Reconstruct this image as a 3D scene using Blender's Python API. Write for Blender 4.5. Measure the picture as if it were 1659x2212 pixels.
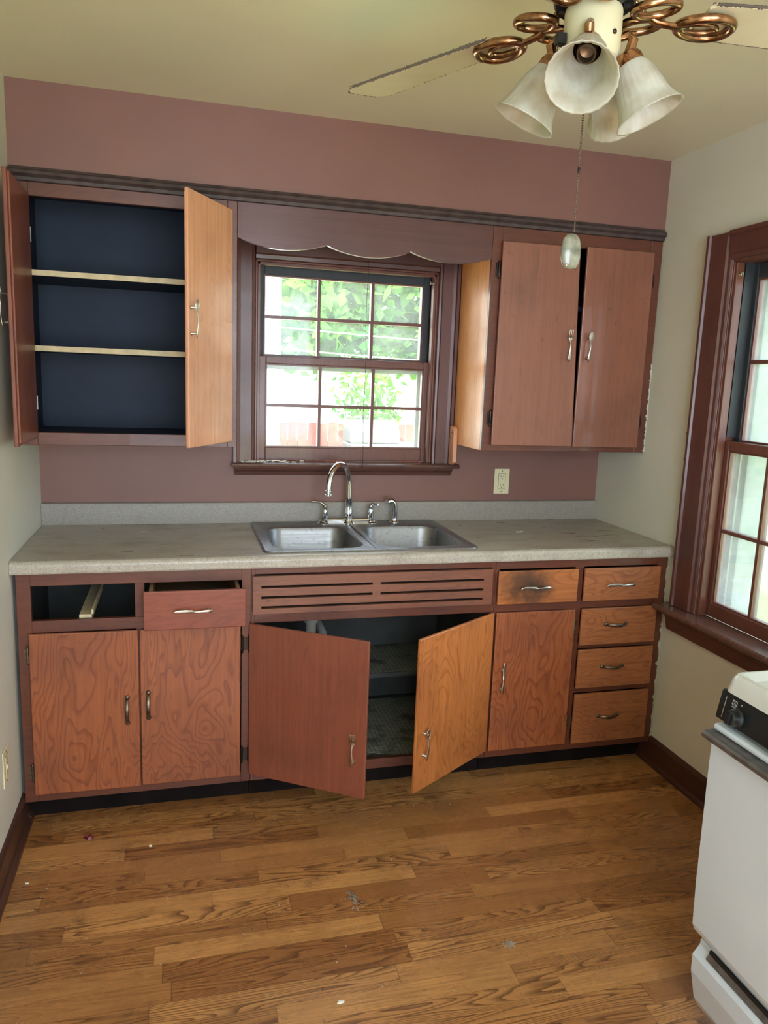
import bpy, bmesh, math, random
from mathutils import Vector, Matrix
random.seed(7)
scn = bpy.context.scene
for o in list(bpy.data.objects): bpy.data.objects.remove(o)
COL = scn.collection
PI = math.pi

# ------------------------------------------------------------------ camera
W, ZC, ZS, YU, YF = 2.395, 2.405, 2.135, -0.352, -0.593
cam_d = bpy.data.cameras.new('camera'); cam = bpy.data.objects.new('camera', cam_d); COL.objects.link(cam)
cam_d.sensor_fit = 'VERTICAL'; cam_d.sensor_height = 24; cam_d.lens = 1642.12/2212*24
cam_d.clip_start = 0.02; cam_d.clip_end = 200
Rr = Vector((0.965968, -0.255990, 0.037079)); Ru = Vector((0.008787, 0.175744, 0.984397)); Rf = Vector((0.258512, 0.950570, -0.172012))
mt = Matrix((( Rr.x, Ru.x, -Rf.x, 0.52019), (Rr.y, Ru.y, -Rf.y, -3.14224), (Rr.z, Ru.z, -Rf.z, 1.52046), (0, 0, 0, 1)))
cam.matrix_world = mt
scn.camera = cam

# ------------------------------------------------------------------ world, sun, daylight, exposure
vs = scn.view_settings
vs.view_transform = 'Standard'; vs.look = 'None'; vs.gamma = 1; vs.use_curve_mapping = False
vs.exposure = 0.0
SKY = 9.0
world = bpy.data.worlds.new('world'); scn.world = world; world.use_nodes = True
wn = world.node_tree; wn.nodes.clear()
wo = wn.nodes.new('ShaderNodeOutputWorld'); wb = wn.nodes.new('ShaderNodeBackground')
wb.inputs[0].default_value = (0.70, 0.84, 1.0, 1); wb.inputs[1].default_value = SKY
wn.links.new(wb.outputs[0], wo.inputs[0])
def lamp(name, kind, loc, direction, energy, color, **kw):
    d = bpy.data.lights.new(name, kind); d.energy = energy; d.color = color
    for k, v in kw.items(): setattr(d, k, v)
    o = bpy.data.objects.new(name, d); COL.objects.link(o); o.location = loc
    o.rotation_euler = Vector(direction).to_track_quat('-Z', 'Y').to_euler()
    return o
lamp('sun', 'SUN', (0, 0, 10), (0.25, 0.75, -0.95), 32.0, (1.0, 0.95, 0.86), angle=0.02)
# fill lamp added in the unseen rear opening, standing in for daylight
lamp('rear_fill', 'AREA', (0.95, -4.52, 1.45), (0.0, 1.0, 0.22), 27.0, (0.96, 0.98, 1.0), shape='RECTANGLE', size=1.7, size_y=1.7)
# sampling portals: they give no light of their own, they mark the two openings the sky shines through
lamp('window_daylight', 'AREA', (1.195, 0.16, 1.56), (0.0, -1.0, 0.0), 1.0, (1, 1, 1), shape='RECTANGLE', size=0.74, size_y=0.80).data.cycles.is_portal = True
lamp('side_window_daylight', 'AREA', (W+0.29, -1.11, 1.32), (-1.0, 0.0, 0.0), 1.0, (1, 1, 1), shape='RECTANGLE', size=0.72, size_y=1.36).data.cycles.is_portal = True

# ------------------------------------------------------------------ node helpers
def lin(c):
    return tuple(((v/255)/12.92 if v/255 <= 0.04045 else ((v/255+0.055)/1.055)**2.4) for v in c[:3]) + (1,)
class NT:
    def __init__(s, name):
        s.m = bpy.data.materials.new(name); s.m.use_nodes = True; s.t = s.m.node_tree; s.t.nodes.clear()
        s.out = s.t.nodes.new('ShaderNodeOutputMaterial'); s.co = s.t.nodes.new('ShaderNodeTexCoord').outputs['Object']
    def n(s, ty, ins=None, **kw):
        nd = s.t.nodes.new(ty)
        for k, v in kw.items(): setattr(nd, k, v)
        for k, v in (ins or {}).items(): s.set(nd.inputs[k], v)
        return nd
    def set(s, sock, v):
        if isinstance(v, bpy.types.NodeSocket): s.t.links.new(v, sock)
        else:
            if sock.type == 'RGBA' and len(v) == 3: v = tuple(v)+(1,)
            sock.default_value = v
    def math(s, op, a, b=0.0, c=None, clamp=False):
        nd = s.n('ShaderNodeMath', {0: a, 1: b}, operation=op, use_clamp=clamp)
        if c is not None: s.set(nd.inputs[2], c)
        return nd.outputs[0]
    def mapv(s, scale=(1, 1, 1), loc=(0, 0, 0), src=None):
        return s.n('ShaderNodeMapping', {0: src or s.co, 1: loc, 3: scale}).outputs[0]
    def noise(s, vec, scale, detail=3, rough=0.5, dist=0.0):
        return s.n('ShaderNodeTexNoise', {'Vector': vec, 'Scale': scale, 'Detail': detail, 'Roughness': rough, 'Distortion': dist}).outputs[0]
    def ramp(s, fac, a, b, lo=0.0, hi=1.0):
        return s.n('ShaderNodeMapRange', {0: fac, 1: a, 2: b, 3: lo, 4: hi}).outputs[0]
    def mix(s, fac, a, b, blend='MIX'):
        nd = s.n('ShaderNodeMix', data_type='RGBA', blend_type=blend)
        s.set(nd.inputs[0], fac); s.set(nd.inputs[6], a); s.set(nd.inputs[7], b)
        return nd.outputs[2]
    def bsdf(s, color, rough=0.5, metal=0.0, bump=None, bstr=0.1, bdist=0.002, coat=0.0, spec=0.5, trans=0.0, **kw):
        p = s.n('ShaderNodeBsdfPrincipled', {'Base Color': color, 'Roughness': rough, 'Metallic': metal})
        p.inputs['Coat Weight'].default_value = coat; p.inputs['Specular IOR Level'].default_value = spec
        p.inputs['Transmission Weight'].default_value = trans
        if bump is not None:
            b = s.n('ShaderNodeBump', {'Height': bump, 'Strength': bstr, 'Distance': bdist}); s.t.links.new(b.outputs[0], p.inputs['Normal'])
        s.t.links.new(p.outputs[0], s.out.inputs[0]); return p

def plain(name, c, rough=0.5, metal=0.0, var=0.08, vscale=8, **kw):
    t = NT(name); c = lin(c)
    n = t.noise(t.co, vscale, 4)
    f = t.ramp(n, 0.3, 0.7)
    col = t.mix(f, tuple(v*(1-var) for v in c[:3]), tuple(min(1, v*(1+var)) for v in c[:3]))
    t.bsdf(col, rough, metal, **kw); return t.m

def wood(name, base, dark, grain='z', rings=0.6, rough=0.38, seed=0.0, stain=None, streak=1.0, wear=0.25):
    t = NT(name)
    st = (3.2, 3.2, 0.9) if grain == 'z' else (0.9, 3.2, 3.8)
    fs = (90, 90, 2.2) if grain == 'z' else (2.2, 90, 90)
    v = t.mapv(st, (seed, seed*0.7, seed*1.3))
    n = t.noise(v, 1.5, 3.0, 0.5, 0.45)
    ph = t.math('MULTIPLY', n, 30.0)
    fr = t.math('FRACT', ph)
    line = t.math('MULTIPLY', t.ramp(fr, 0.55, 0.97), t.ramp(fr, 1.0, 0.94))   # soft build-up, sharp end
    fine = t.noise(t.mapv(fs), 1.0, 3, 0.6)
    speck = t.noise(t.mapv((60, 60, 12) if grain == 'z' else (12, 60, 60)), 1.0, 2, 0.5)
    big = t.noise(t.co, 3.1, 3)
    b, d = lin(base), lin(dark)
    c0 = t.mix(t.ramp(fine, 0.3, 0.75), tuple(x*(1-0.16*streak) for x in b[:3]), tuple(min(1, x*(1+0.10*streak)) for x in b[:3]))
    c1 = t.mix(t.math('MULTIPLY', line, rings), c0, d)
    c2 = t.mix(t.math('MULTIPLY', t.ramp(speck, 0.62, 0.72), 0.35), c1, d)
    c3 = t.mix(t.ramp(big, 0.48, 0.75, 0.0, 0.45), c2, tuple(x*0.62 for x in d[:3]))
    mark = t.noise(t.co, 17, 4, 0.65)
    c4 = t.mix(t.ramp(mark, 0.66, 0.72, 0, wear), c3, lin((70, 38, 28)))
    if stain:
        for (sx, sy, sz, r) in stain:
            dd = t.n('ShaderNodeVectorMath', {0: t.co, 1: (sx, sy, sz)}, operation='DISTANCE').outputs['Value']
            wob = t.noise(t.co, 26, 5, 0.7)
            a = t.math('ADD', t.math('DIVIDE', dd, r), t.math('MULTIPLY', wob, 1.1))
            c4 = t.mix(t.ramp(a, 1.5, 0.75, 0, 0.78), c4, lin((58, 44, 34)))
    rg = t.ramp(big, 0.3, 0.7, rough-0.07, rough+0.12)
    t.bsdf(c4, rg, bump=fine, bstr=0.12, bdist=0.001, coat=0.12)
    return t.m

# ------------------------------------------------------------------ materials
M = {}
M['door'] = wood('varnished_plywood', (156, 88, 52), (104, 50, 30), 'z', 0.66)
M['door_gold'] = wood('golden_plywood', (190, 116, 60), (138, 74, 36), 'z', 0.6, seed=7)
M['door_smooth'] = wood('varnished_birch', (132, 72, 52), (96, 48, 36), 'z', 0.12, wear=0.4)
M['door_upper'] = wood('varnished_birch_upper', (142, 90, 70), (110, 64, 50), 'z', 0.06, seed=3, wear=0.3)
M['door_pale'] = wood('birch_painted_light', (222, 162, 126), (180, 112, 82), 'z', 0.10, rough=0.3, seed=5)  # base colour paled to stand in for window light on the open door
M['drawer'] = wood('drawer_plywood', (166, 102, 62), (110, 60, 36), 'x', 0.55, seed=2)
M['drawer_dirty'] = wood('drawer_plywood_greasy', (178, 108, 58), (110, 60, 32), 'x', 0.4, seed=6, stain=[(-0.26, -0.31, 0.785, 0.13), (-0.20, -0.31, 0.765, 0.08)])
M['drawer_red'] = wood('drawer_red', (142, 72, 50), (98, 46, 34), 'x', 0.35, seed=9)
M['frame'] = wood('frame_wood', (104, 56, 38), (70, 36, 28), 'x', 0.3, seed=4, wear=0.5)
M['louver'] = wood('louver_wood', (128, 80, 60), (84, 50, 40), 'x', 0.25, seed=8, wear=0.6)
M['side'] = wood('cabinet_side_birch', (232, 158, 88), (190, 112, 56), 'z', 0.18, rough=0.42, seed=11)  # birch brightened in its colour to carry the glow from the window
M['trim'] = wood('casing_wood', (96, 56, 48), (64, 36, 32), 'z', 0.25, seed=13, rough=0.36)
M['trimx'] = wood('casing_wood_flat', (90, 54, 46), (60, 34, 30), 'x', 0.25, seed=14, rough=0.4)
M['base'] = wood('baseboard_wood', (74, 46, 36), (46, 28, 24), 'x', 0.2, seed=21, wear=0.4)
M['sill'] = wood('sill_wood', (104, 74, 66), (70, 46, 42), 'x', 0.2, seed=23, wear=0.3, rough=0.2)
M['sash'] = wood('sash_wood', (110, 64, 50), (74, 42, 34), 'z', 0.2, seed=15)
M['sashdark'] = plain('dark_sash_paint', (44, 48, 52), 0.55)
M['crown'] = plain('grimy_crown_wood', (68, 54, 52), 0.6, var=0.4, vscale=30)
M['valance'] = wood('valance_wood', (92, 56, 52), (68, 40, 38), 'x', 0.2, seed=17)
M['kick'] = plain('dark_kick', (26, 20, 18), 0.95, spec=0.1, var=0.3)
M['navy'] = plain('navy_cabinet_paint', (20, 36, 58), 0.65, var=0.15)
M['inner'] = plain('dark_base_interior', (66, 68, 66), 0.8, var=0.3)
M['rawedge'] = plain('raw_shelf_edge', (206, 190, 152), 0.6, var=0.15, vscale=30)
M['bare'] = plain('bare_drawer_wood', (150, 120, 90), 0.6, var=0.2)
M['chrome'] = plain('chrome', (225, 228, 232), 0.08, 1.0, var=0.03)
M['steel'] = None
M['silver'] = plain('brushed_cutlery_metal', (196, 188, 176), 0.3, 1.0, var=0.1, vscale=60)
M['oldmetal'] = plain('tarnished_pull_metal', (112, 98, 84), 0.38, 0.9, var=0.4, vscale=90)
M['hinge'] = plain('dark_hinge_metal', (58, 48, 42), 0.4, 0.8, var=0.3, vscale=60)
M['brass'] = plain('polished_brass', (158, 120, 88), 0.2, 1.0, var=0.4, vscale=70)
M['fancream'] = plain('cream_fan_housing', (206, 200, 164), 0.45, var=0.06)
M['black'] = plain('black_plastic', (20, 24, 26), 0.35, var=0.3)
M['blackgloss'] = plain('black_control_panel', (22, 32, 34), 0.22, var=0.2)
M['enamel'] = plain('white_enamel', (202, 212, 220), 0.25, var=0.02, coat=0.2)
M['enamelcream'] = plain('cooktop_enamel', (208, 212, 208), 0.22, var=0.04, vscale=14, coat=0.2)
M['greymetal'] = plain('grey_handle_strip', (120, 116, 114), 0.35, 0.7, var=0.3, vscale=30)
M['ivory'] = plain('ivory_plastic', (214, 206, 168), 0.4, var=0.04)
M['slot'] = plain('dark_slot', (24, 20, 18), 0.7)
M['whitepaint'] = plain('old_white_paint', (206, 208, 200), 0.55, var=0.06, vscale=12)
M['reveal'] = plain('exterior_reveal_paint', (150, 162, 152), 0.6, var=0.1, vscale=20)
M['pvc'] = plain('white_drain_pipe', (196, 196, 190), 0.4)
M['chip'] = plain('white_chip', (224, 218, 204), 0.6)
M['gasket'] = plain('old_gasket', (190, 186, 170), 0.6)
M['glaze'] = plain('marble_fob', (122, 124, 108), 0.22, var=0.45, vscale=45, coat=0.5)

t = NT('stainless_steel')
br = t.noise(t.mapv((4, 140, 140)), 1, 2)
sp = t.noise(t.co, 60, 4)
t.bsdf(t.mix(t.ramp(sp, 0.55, 0.8), lin((150, 152, 154)), lin((112, 112, 112))), t.ramp(br, 0.3, 0.7, 0.36, 0.46), 1.0); M['steel'] = t.m

t = NT('mauve_wall_paint')
n = t.noise(t.co, 2.2, 4); f2 = t.noise(t.co, 160, 2)
t.bsdf(t.mix(t.ramp(n, 0.3, 0.7), lin((132, 91, 80)), lin((122, 84, 76))), 0.5, bump=f2, bstr=0.1); M['mauve'] = t.m
t = NT('cream_wall_paint')
n = t.noise(t.co, 1.6, 4); f2 = t.noise(t.co, 140, 2); s1 = t.noise(t.co, 22, 5, 0.7)
c = t.mix(t.ramp(n, 0.3, 0.7), lin((214, 212, 196)), lin((202, 200, 182)))
c = t.mix(t.ramp(s1, 0.74, 0.80, 0, 0.4), c, lin((120, 98, 76)))
t.bsdf(c, 0.6, bump=f2, bstr=0.12); M['cream'] = t.m
t = NT('cream_ceiling_paint')
n = t.noise(t.co, 1.1, 3); f2 = t.noise(t.co, 90, 3)
t.bsdf(t.mix(t.ramp(n, 0.3, 0.7), lin((222, 217, 188)), lin((212, 207, 178))), 0.42, bump=f2, bstr=0.12); M['ceil'] = t.m

t = NT('speckled_laminate')
a1 = t.noise(t.co, 420, 2); a2 = t.noise(t.co, 95, 3); a3 = t.noise(t.mapv((4, 9, 4)), 1.4, 5, 0.62); a4 = t.noise(t.mapv((9, 30, 9)), 1.3, 5, 0.7)
c = t.mix(t.ramp(a1, 0.35, 0.65), lin((156, 148, 136)), lin((192, 184, 170)))
c = t.mix(t.ramp(a2, 0.5, 0.8, 0, 0.5), c, lin((140, 126, 108)))
c = t.mix(t.ramp(a3, 0.5, 0.78, 0, 0.55), c, lin((104, 84, 68)))
c = t.mix(t.ramp(a4, 0.66, 0.74, 0, 0.55), c, lin((66, 52, 44)))
t.bsdf(c, t.ramp(a3, 0.3, 0.7, 0.26, 0.42), bump=a1, bstr=0.06); M['laminate'] = t.m
t = NT('backsplash_laminate')
a1 = t.noise(t.co, 420, 2); a2 = t.noise(t.co, 40, 3)
c = t.mix(t.ramp(a1, 0.35, 0.65), lin((132, 126, 118)), lin((160, 154, 144)))
c = t.mix(t.ramp(a2, 0.55, 0.85, 0, 0.4), c, lin((130, 118, 104)))
t.bsdf(c, 0.42); M['splash'] = t.m

t = NT('grid_contact_paper')
br = t.n('ShaderNodeTexBrick', {'Vector': t.co, 'Scale': 1.0, 'Color1': lin((150, 150, 134)), 'Color2': lin((136, 138, 122)), 'Mortar': lin((80, 84, 74)), 'Mortar Size': 0.0012, 'Brick Width': 0.018, 'Row Height': 0.018}, offset=0.0)
st_ = t.noise(t.co, 9, 5, 0.7)
t.bsdf(t.mix(t.ramp(st_, 0.5, 0.62, 0, 0.8), br.outputs[0], lin((60, 50, 40))), 0.5); M['liner'] = t.m

# laminate strip floor: strips run along x
t = NT('oak_strip_laminate')
sx = t.n('ShaderNodeSeparateXYZ', {0: t.co}); X, Y = sx.outputs[0], sx.outputs[1]
X = t.math('SUBTRACT', X, t.math('MULTIPLY', Y, 0.0)); 
RH = 0.066
row = t.math('FLOOR', t.math('DIVIDE', Y, RH))
wr = t.n('ShaderNodeTexWhiteNoise', {'W': row}, noise_dimensions='1D')
rnd = wr.outputs[0]
L = 0.62
xc = t.math('ADD', t.math('DIVIDE', X, L), t.math('MULTIPLY', rnd, 7.31))
cell = t.math('FLOOR', xc)
cv = t.n('ShaderNodeCombineXYZ', {0: row, 1: cell, 2: 0.0}).outputs[0]
wc = t.n('ShaderNodeTexWhiteNoise', {'Vector': cv}, noise_dimensions='3D')
pid = wc.outputs[0]
gy = t.n('ShaderNodeCombineXYZ', {0: t.math('MULTIPLY', X, 0.85), 1: t.math('MULTIPLY', Y, 11.0), 2: t.math('MULTIPLY', pid, 37.0)}).outputs[0]
g = t.noise(gy, 1.25, 1.8, 0.4, 0.3)
fr = t.math('FRACT', t.math('MULTIPLY', g, 26.0))
ln = t.math('MULTIPLY', t.ramp(fr, 0.45, 1.0), t.ramp(fr, 1.0, 0.95))
gf = t.n('ShaderNodeCombineXYZ', {0: t.math('MULTIPLY', X, 6.0), 1: t.math('MULTIPLY', Y, 260.0), 2: t.math('MULTIPLY', pid, 11.0)}).outputs[0]
fine = t.noise(gf, 1.0, 3, 0.6)
c = t.mix(t.ramp(pid, 0.0, 1.0), lin((204, 148, 88)), lin((156, 104, 58)))
c = t.mix(t.ramp(fine, 0.35, 0.7, 0, 0.45), c, lin((112, 66, 34)))
figured = t.math('GREATER_THAN', t.math('FRACT', t.math('MULTIPLY', pid, 17.0)), 0.45)
c = t.mix(t.math('MULTIPLY', ln, t.math('ADD', t.math('MULTIPLY', figured, 0.6), 0.3)), c, lin((78, 44, 24)))
fy = t.math('FRACT', t.math('DIVIDE', Y, RH)); fx = t.math('FRACT', xc)
e1 = t.math('LESS_THAN', fy, 0.02); e2 = t.math('LESS_THAN', fx, 0.003)
c = t.mix(t.math('MULTIPLY', t.math('MAXIMUM', e1, e2), 0.55), c, lin((60, 34, 20)))
dz = t.noise(t.co, 1.7, 6, 0.68); dz2 = t.noise(t.co, 30, 5, 0.75); dz3 = t.noise(t.mapv((1, 1, 1), (5, 9, 2)), 5.5, 6, 0.72)
c = t.mix(t.ramp(dz, 0.48, 0.72, 0, 0.34), c, lin((92, 70, 54)))
c = t.mix(t.ramp(dz3, 0.58, 0.72, 0, 0.62), c, lin((66, 48, 36)))
c = t.mix(t.ramp(dz2, 0.68, 0.75, 0, 0.7), c, lin((48, 32, 24)))
t.bsdf(c, t.ramp(dz3, 0.35, 0.65, 0.20, 0.38), bump=fine, bstr=0.05); M['floor'] = t.m

def glass(name, dust=0.10, tint=(1, 1, 1)):
    t = NT(name)
    tr = t.n('ShaderNodeBsdfTransparent', {'Color': tuple(tint)}); gl = t.n('ShaderNodeBsdfGlossy', {'Roughness': 0.05})
    df = t.n('ShaderNodeBsdfTranslucent', {'Color': (0.9, 0.93, 0.95, 1)})
    fres = t.n('ShaderNodeFresnel', {0: 1.45}).outputs[0]
    mx = t.n('ShaderNodeMixShader'); t.set(mx.inputs[0], t.math('MULTIPLY', fres, 0.7)); t.t.links.new(tr.outputs[0], mx.inputs[1]); t.t.links.new(gl.outputs[0], mx.inputs[2])
    d = t.math('MULTIPLY', t.ramp(t.noise(t.co, 5, 5, 0.65), 0.35, 0.75, 0.6, 1.6), dust)
    m2 = t.n('ShaderNodeMixShader'); t.set(m2.inputs[0], d); t.t.links.new(mx.outputs[0], m2.inputs[1]); t.t.links.new(df.outputs[0], m2.inputs[2])
    t.t.links.new(m2.outputs[0], t.out.inputs[0]); return t.m
M['glass'] = glass('dusty_window_glass', 0.07)
M['glass2'] = glass('dusty_side_glass', 0.06)
t = NT('frosted_shade_glass')
n = t.noise(t.co, 30, 4)
p = t.n('ShaderNodeBsdfPrincipled', {'Base Color': t.mix(t.ramp(n, 0.4, 0.75), lin((220, 220, 212)), lin((182, 172, 154))), 'Roughness': 0.35})
tl = t.n('ShaderNodeBsdfTranslucent', {'Color': lin((226, 226, 196))})
mx = t.n('ShaderNodeMixShader', {0: 0.42}); t.t.links.new(p.outputs[0], mx.inputs[1]); t.t.links.new(tl.outputs[0], mx.inputs[2]); t.t.links.new(mx.outputs[0], t.out.inputs[0]); M['shade'] = t.m

def leafmat(name, a, b):
    t = NT(name); n = t.noise(t.co, 1.5, 3)
    c = t.mix(t.ramp(n, 0.35, 0.65), lin(a), lin(b))
    d = t.n('ShaderNodeBsdfDiffuse', {0: c}); l = t.n('ShaderNodeBsdfTranslucent', {0: c})
    mx = t.n('ShaderNodeMixShader', {0: 0.5}); t.t.links.new(d.outputs[0], mx.inputs[1]); t.t.links.new(l.outputs[0], mx.inputs[2]); t.t.links.new(mx.outputs[0], t.out.inputs[0]); return t.m
M['leaf'] = leafmat('tree_leaves', (52, 122, 50), (104, 150, 62))
M['bark'] = plain('tree_bark', (86, 70, 56), 0.9, var=0.3)
M['grass'] = plain('lawn_grass', (150, 166, 96), 0.9, var=0.3, vscale=30)
M['redfence'] = plain('red_stained_boards', (138, 52, 46), 0.8, var=0.2, vscale=12)
M['siding'] = plain('white_siding', (226, 226, 222), 0.7)
M['roofing'] = plain('grey_shingles', (150, 150, 152), 0.9, var=0.3, vscale=25)
M['grill'] = plain('grill_metal', (96, 100, 108), 0.4, 0.5)

# ------------------------------------------------------------------ mesh helpers
def BM(): return bmesh.new()
def box(bm, x0, x1, y0, y1, z0, z1):
    vs_ = [bm.verts.new((x, y, z)) for x in (x0, x1) for y in (y0, y1) for z in (z0, z1)]
    for f in ((0, 1, 3, 2), (4, 6, 7, 5), (0, 4, 5, 1), (2, 3, 7, 6), (0, 2, 6, 4), (1, 5, 7, 3)):
        bm.faces.new([vs_[i] for i in f])
    return vs_
def prism(bm, poly, axis, a, b):
    """poly: 2-D points in the plane across the axis; x -> (y,z), y -> (x,z), z -> (x,y)"""
    def P(p, v):
        return (v, p[0], p[1]) if axis == 'x' else ((p[0], v, p[1]) if axis == 'y' else (p[0], p[1], v))
    A = [bm.verts.new(P(p, a)) for p in poly]; B = [bm.verts.new(P(p, b)) for p in poly]
    n = len(poly)
    bm.faces.new(A); bm.faces.new(B[::-1])
    for i in range(n): bm.faces.new((A[i], B[i], B[(i+1) % n], A[(i+1) % n]))
    return A+B
def frame_of(d):
    d = d.normalized(); u = d.cross(Vector((0, 0, 1)))
    if u.length < 1e-3: u = d.cross(Vector((1, 0, 0)))
    u.normalize(); return u, d.cross(u).normalized()
def tube(bm, pts, r, segs=12, closed=False, flat=1.0, flatdir=None):
    pts = [Vector(p) for p in pts]; n = len(pts)
    rs = r if isinstance(r, (list, tuple)) else [r]*n
    loops = []; u = None
    for i, p in enumerate(pts):
        if closed: d = pts[(i+1) % n]-pts[i-1]
        else: d = (pts[min(i+1, n-1)]-pts[max(i-1, 0)])
        d.normalize()
        if u is None:
            u = (Vector(flatdir)-d*d.dot(Vector(flatdir))).normalized() if flatdir else frame_of(d)[0]
        else: u = (u-d*u.dot(d)).normalized()
        v = d.cross(u).normalized()
        loops.append([bm.verts.new(p+(u*math.cos(2*PI*k/segs)*flat+v*math.sin(2*PI*k/segs))*rs[i]) for k in range(segs)])
    m = n if closed else n-1
    for i in range(m):
        a, b = loops[i], loops[(i+1) % n]
        for k in range(segs): bm.faces.new((a[k], a[(k+1) % segs], b[(k+1) % segs], b[k]))
    if not closed: bm.faces.new(loops[0][::-1]); bm.faces.new(loops[-1])
def lathe(bm, prof, org, axis=(0, 0, 1), segs=24, cap=True, flute=0.0, nfl=0):
    """prof: (radius, height) pairs along the axis"""
    ax = Vector(axis).normalized(); u, v = frame_of(ax); org = Vector(org); loops = []
    for (r, h) in prof:
        L = []
        for k in range(segs):
            a = 2*PI*k/segs; rr = r*(1+flute*math.cos(nfl*a)) if nfl else r
            L.append(bm.verts.new(org+ax*h+(u*math.cos(a)+v*math.sin(a))*max(rr, 1e-5)))
        loops.append(L)
    for a, b in zip(loops, loops[1:]):
        for k in range(segs): bm.faces.new((a[k], a[(k+1) % segs], b[(k+1) % segs], b[k]))
    if cap: bm.faces.new(loops[0][::-1]); bm.faces.new(loops[-1])
def xf(bm, m): bmesh.ops.transform(bm, matrix=m, verts=bm.verts[:]); return bm
def hinge_rot(bm, x, y, deg):
    return xf(bm, Matrix.Translation((x, y, 0)) @ Matrix.Rotation(math.radians(deg), 4, 'Z') @ Matrix.Translation((-x, -y, 0)))

def thing(name, label, cat, loc=(0, 0, 0), group=None):
    o = bpy.data.objects.new(name, None); COL.objects.link(o); o.location = loc; o.empty_display_size = 0.05
    o['label'] = label; o['category'] = cat
    if group: o['group'] = group
    o['_w'] = list(loc)
    return o
def obj(name, bm, mat, parent=None, bevel=0.0, smooth=False, segs=2):
    """bm is in room coordinates; the mesh is made local to its parent's origin"""
    org = Vector(parent.get('_w', (0, 0, 0))) if parent is not None else Vector((0, 0, 0))
    if org.length: bmesh.ops.translate(bm, vec=-org, verts=bm.verts[:])
    bmesh.ops.recalc_face_normals(bm, faces=bm.faces[:])
    me = bpy.data.meshes.new(name); bm.to_mesh(me); bm.free()
    o = bpy.data.objects.new(name, me); COL.objects.link(o)
    me.materials.append(M[mat] if isinstance(mat, str) else mat)
    if parent is not None: o.parent = parent; o['_w'] = list(org)
    if bevel:
        m = o.modifiers.new('bevel', 'BEVEL'); m.width = bevel; m.segments = segs; m.limit_method = 'ANGLE'; m.angle_limit = math.radians(40)
    if smooth:
        for p in me.polygons: p.use_smooth = True
        if smooth == 'auto':
            try: me.set_sharp_from_angle(angle=math.radians(35))
            except Exception: pass
    return o
def tag(o, label, cat, group=None):
    o['label'] = label; o['category'] = cat
    if group: o['group'] = group
    return o
def boxobj(name, b, mat, parent=None, bevel=0.0):
    bm = BM(); box(bm, *b); return obj(name, bm, mat, parent, bevel)
def struct(o): o['kind'] = 'structure'; return o

# ------------------------------------------------------------------ room shell
YR = -4.45
struct(boxobj('floor', (-0.15, W+0.3, YR-0.1, 0.15, -0.08, 0), 'floor'))
struct(boxobj('ceiling', (-0.15, W+0.3, YR-0.1, 0.15, ZC, ZC+0.1), 'ceil'))
struct(boxobj('wall_left', (-0.15, 0, YR, 0.15, 0, ZC), 'cream'))
def holed(name, mat, full, hole, axis, t0, t1):
    bm = BM(); (a0, a1, z0, z1) = full; (h0, h1, k0, k1) = hole
    for (p, q, r, s) in ((a0, h0, z0, z1), (h1, a1, z0, z1), (h0, h1, z0, k0), (h0, h1, k1, z1)):
        if axis == 'x': box(bm, p, q, t0, t1, r, s)
        else: box(bm, t0, t1, p, q, r, s)
    return struct(obj(name, bm, mat))
WX0, WX1, WZ0, WZ1 = 0.815, 1.575, 1.150, 1.968
holed('wall_back', 'mauve', (0, W, 0, ZC), (WX0, WX1, WZ0, WZ1), 'x', 0, 0.15)
RY0, RY1, RZ0, RZ1 = -1.45, -0.775, 0.665, 1.975
holed('wall_right', 'cream', (YR, 0.15, 0, ZC), (RY0, RY1, RZ0, RZ1), 'y', W, W+0.12)
holed('wall_right_exterior', 'reveal', (YR, 0.15, 0, ZC), (RY0-0.03, RY1+0.03, RZ0-0.03, RZ1+0.03), 'y', W+0.12, W+0.28)
holed('wall_rear', 'cream', (0, W, 0, ZC), (0.1, 1.8, 0.55, 2.3), 'x', YR-0.1, YR)
# bulkhead over the wall cabinets, flush with their fronts
struct(boxobj('wall_soffit', (0.0, W, YU, 0.0, ZS, ZC), 'mauve'))
bm = BM()
prism(bm, [(YU+0.001, ZS+0.010), (YU-0.008, ZS+0.010), (YU-0.012, ZS+0.002), (YU-0.022, ZS-0.004), (YU-0.024, ZS-0.014), (YU-0.012, ZS-0.022), (YU-0.010, ZS-0.032), (YU+0.001, ZS-0.034)], 'x', 0.002, W-0.004)
struct(obj('trim_1', bm, 'crown'))
# baseboards with quarter round
for nm, x, s, y1 in (('baseboard_left', 0.0, 1, -0.57), ('baseboard_right', W, -1, -0.57)):
    bm = BM()
    pr = [(x, 0), (x+s*0.028, 0), (x+s*0.026, 0.012), (x+s*0.014, 0.02), (x+s*0.013, 0.095), (x+s*0.006, 0.108), (x, 0.11)]
    prism(bm, pr, 'y', YR, y1); prism(bm, [(x, 0), (x+s*0.028, 0), (x+s*0.026, 0.012), (x+s*0.013, 0.03), (x+s*0.013, 0.082), (x, 0.082)], 'y', y1, -0.536); struct(obj(nm, bm, 'base'))
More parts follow.
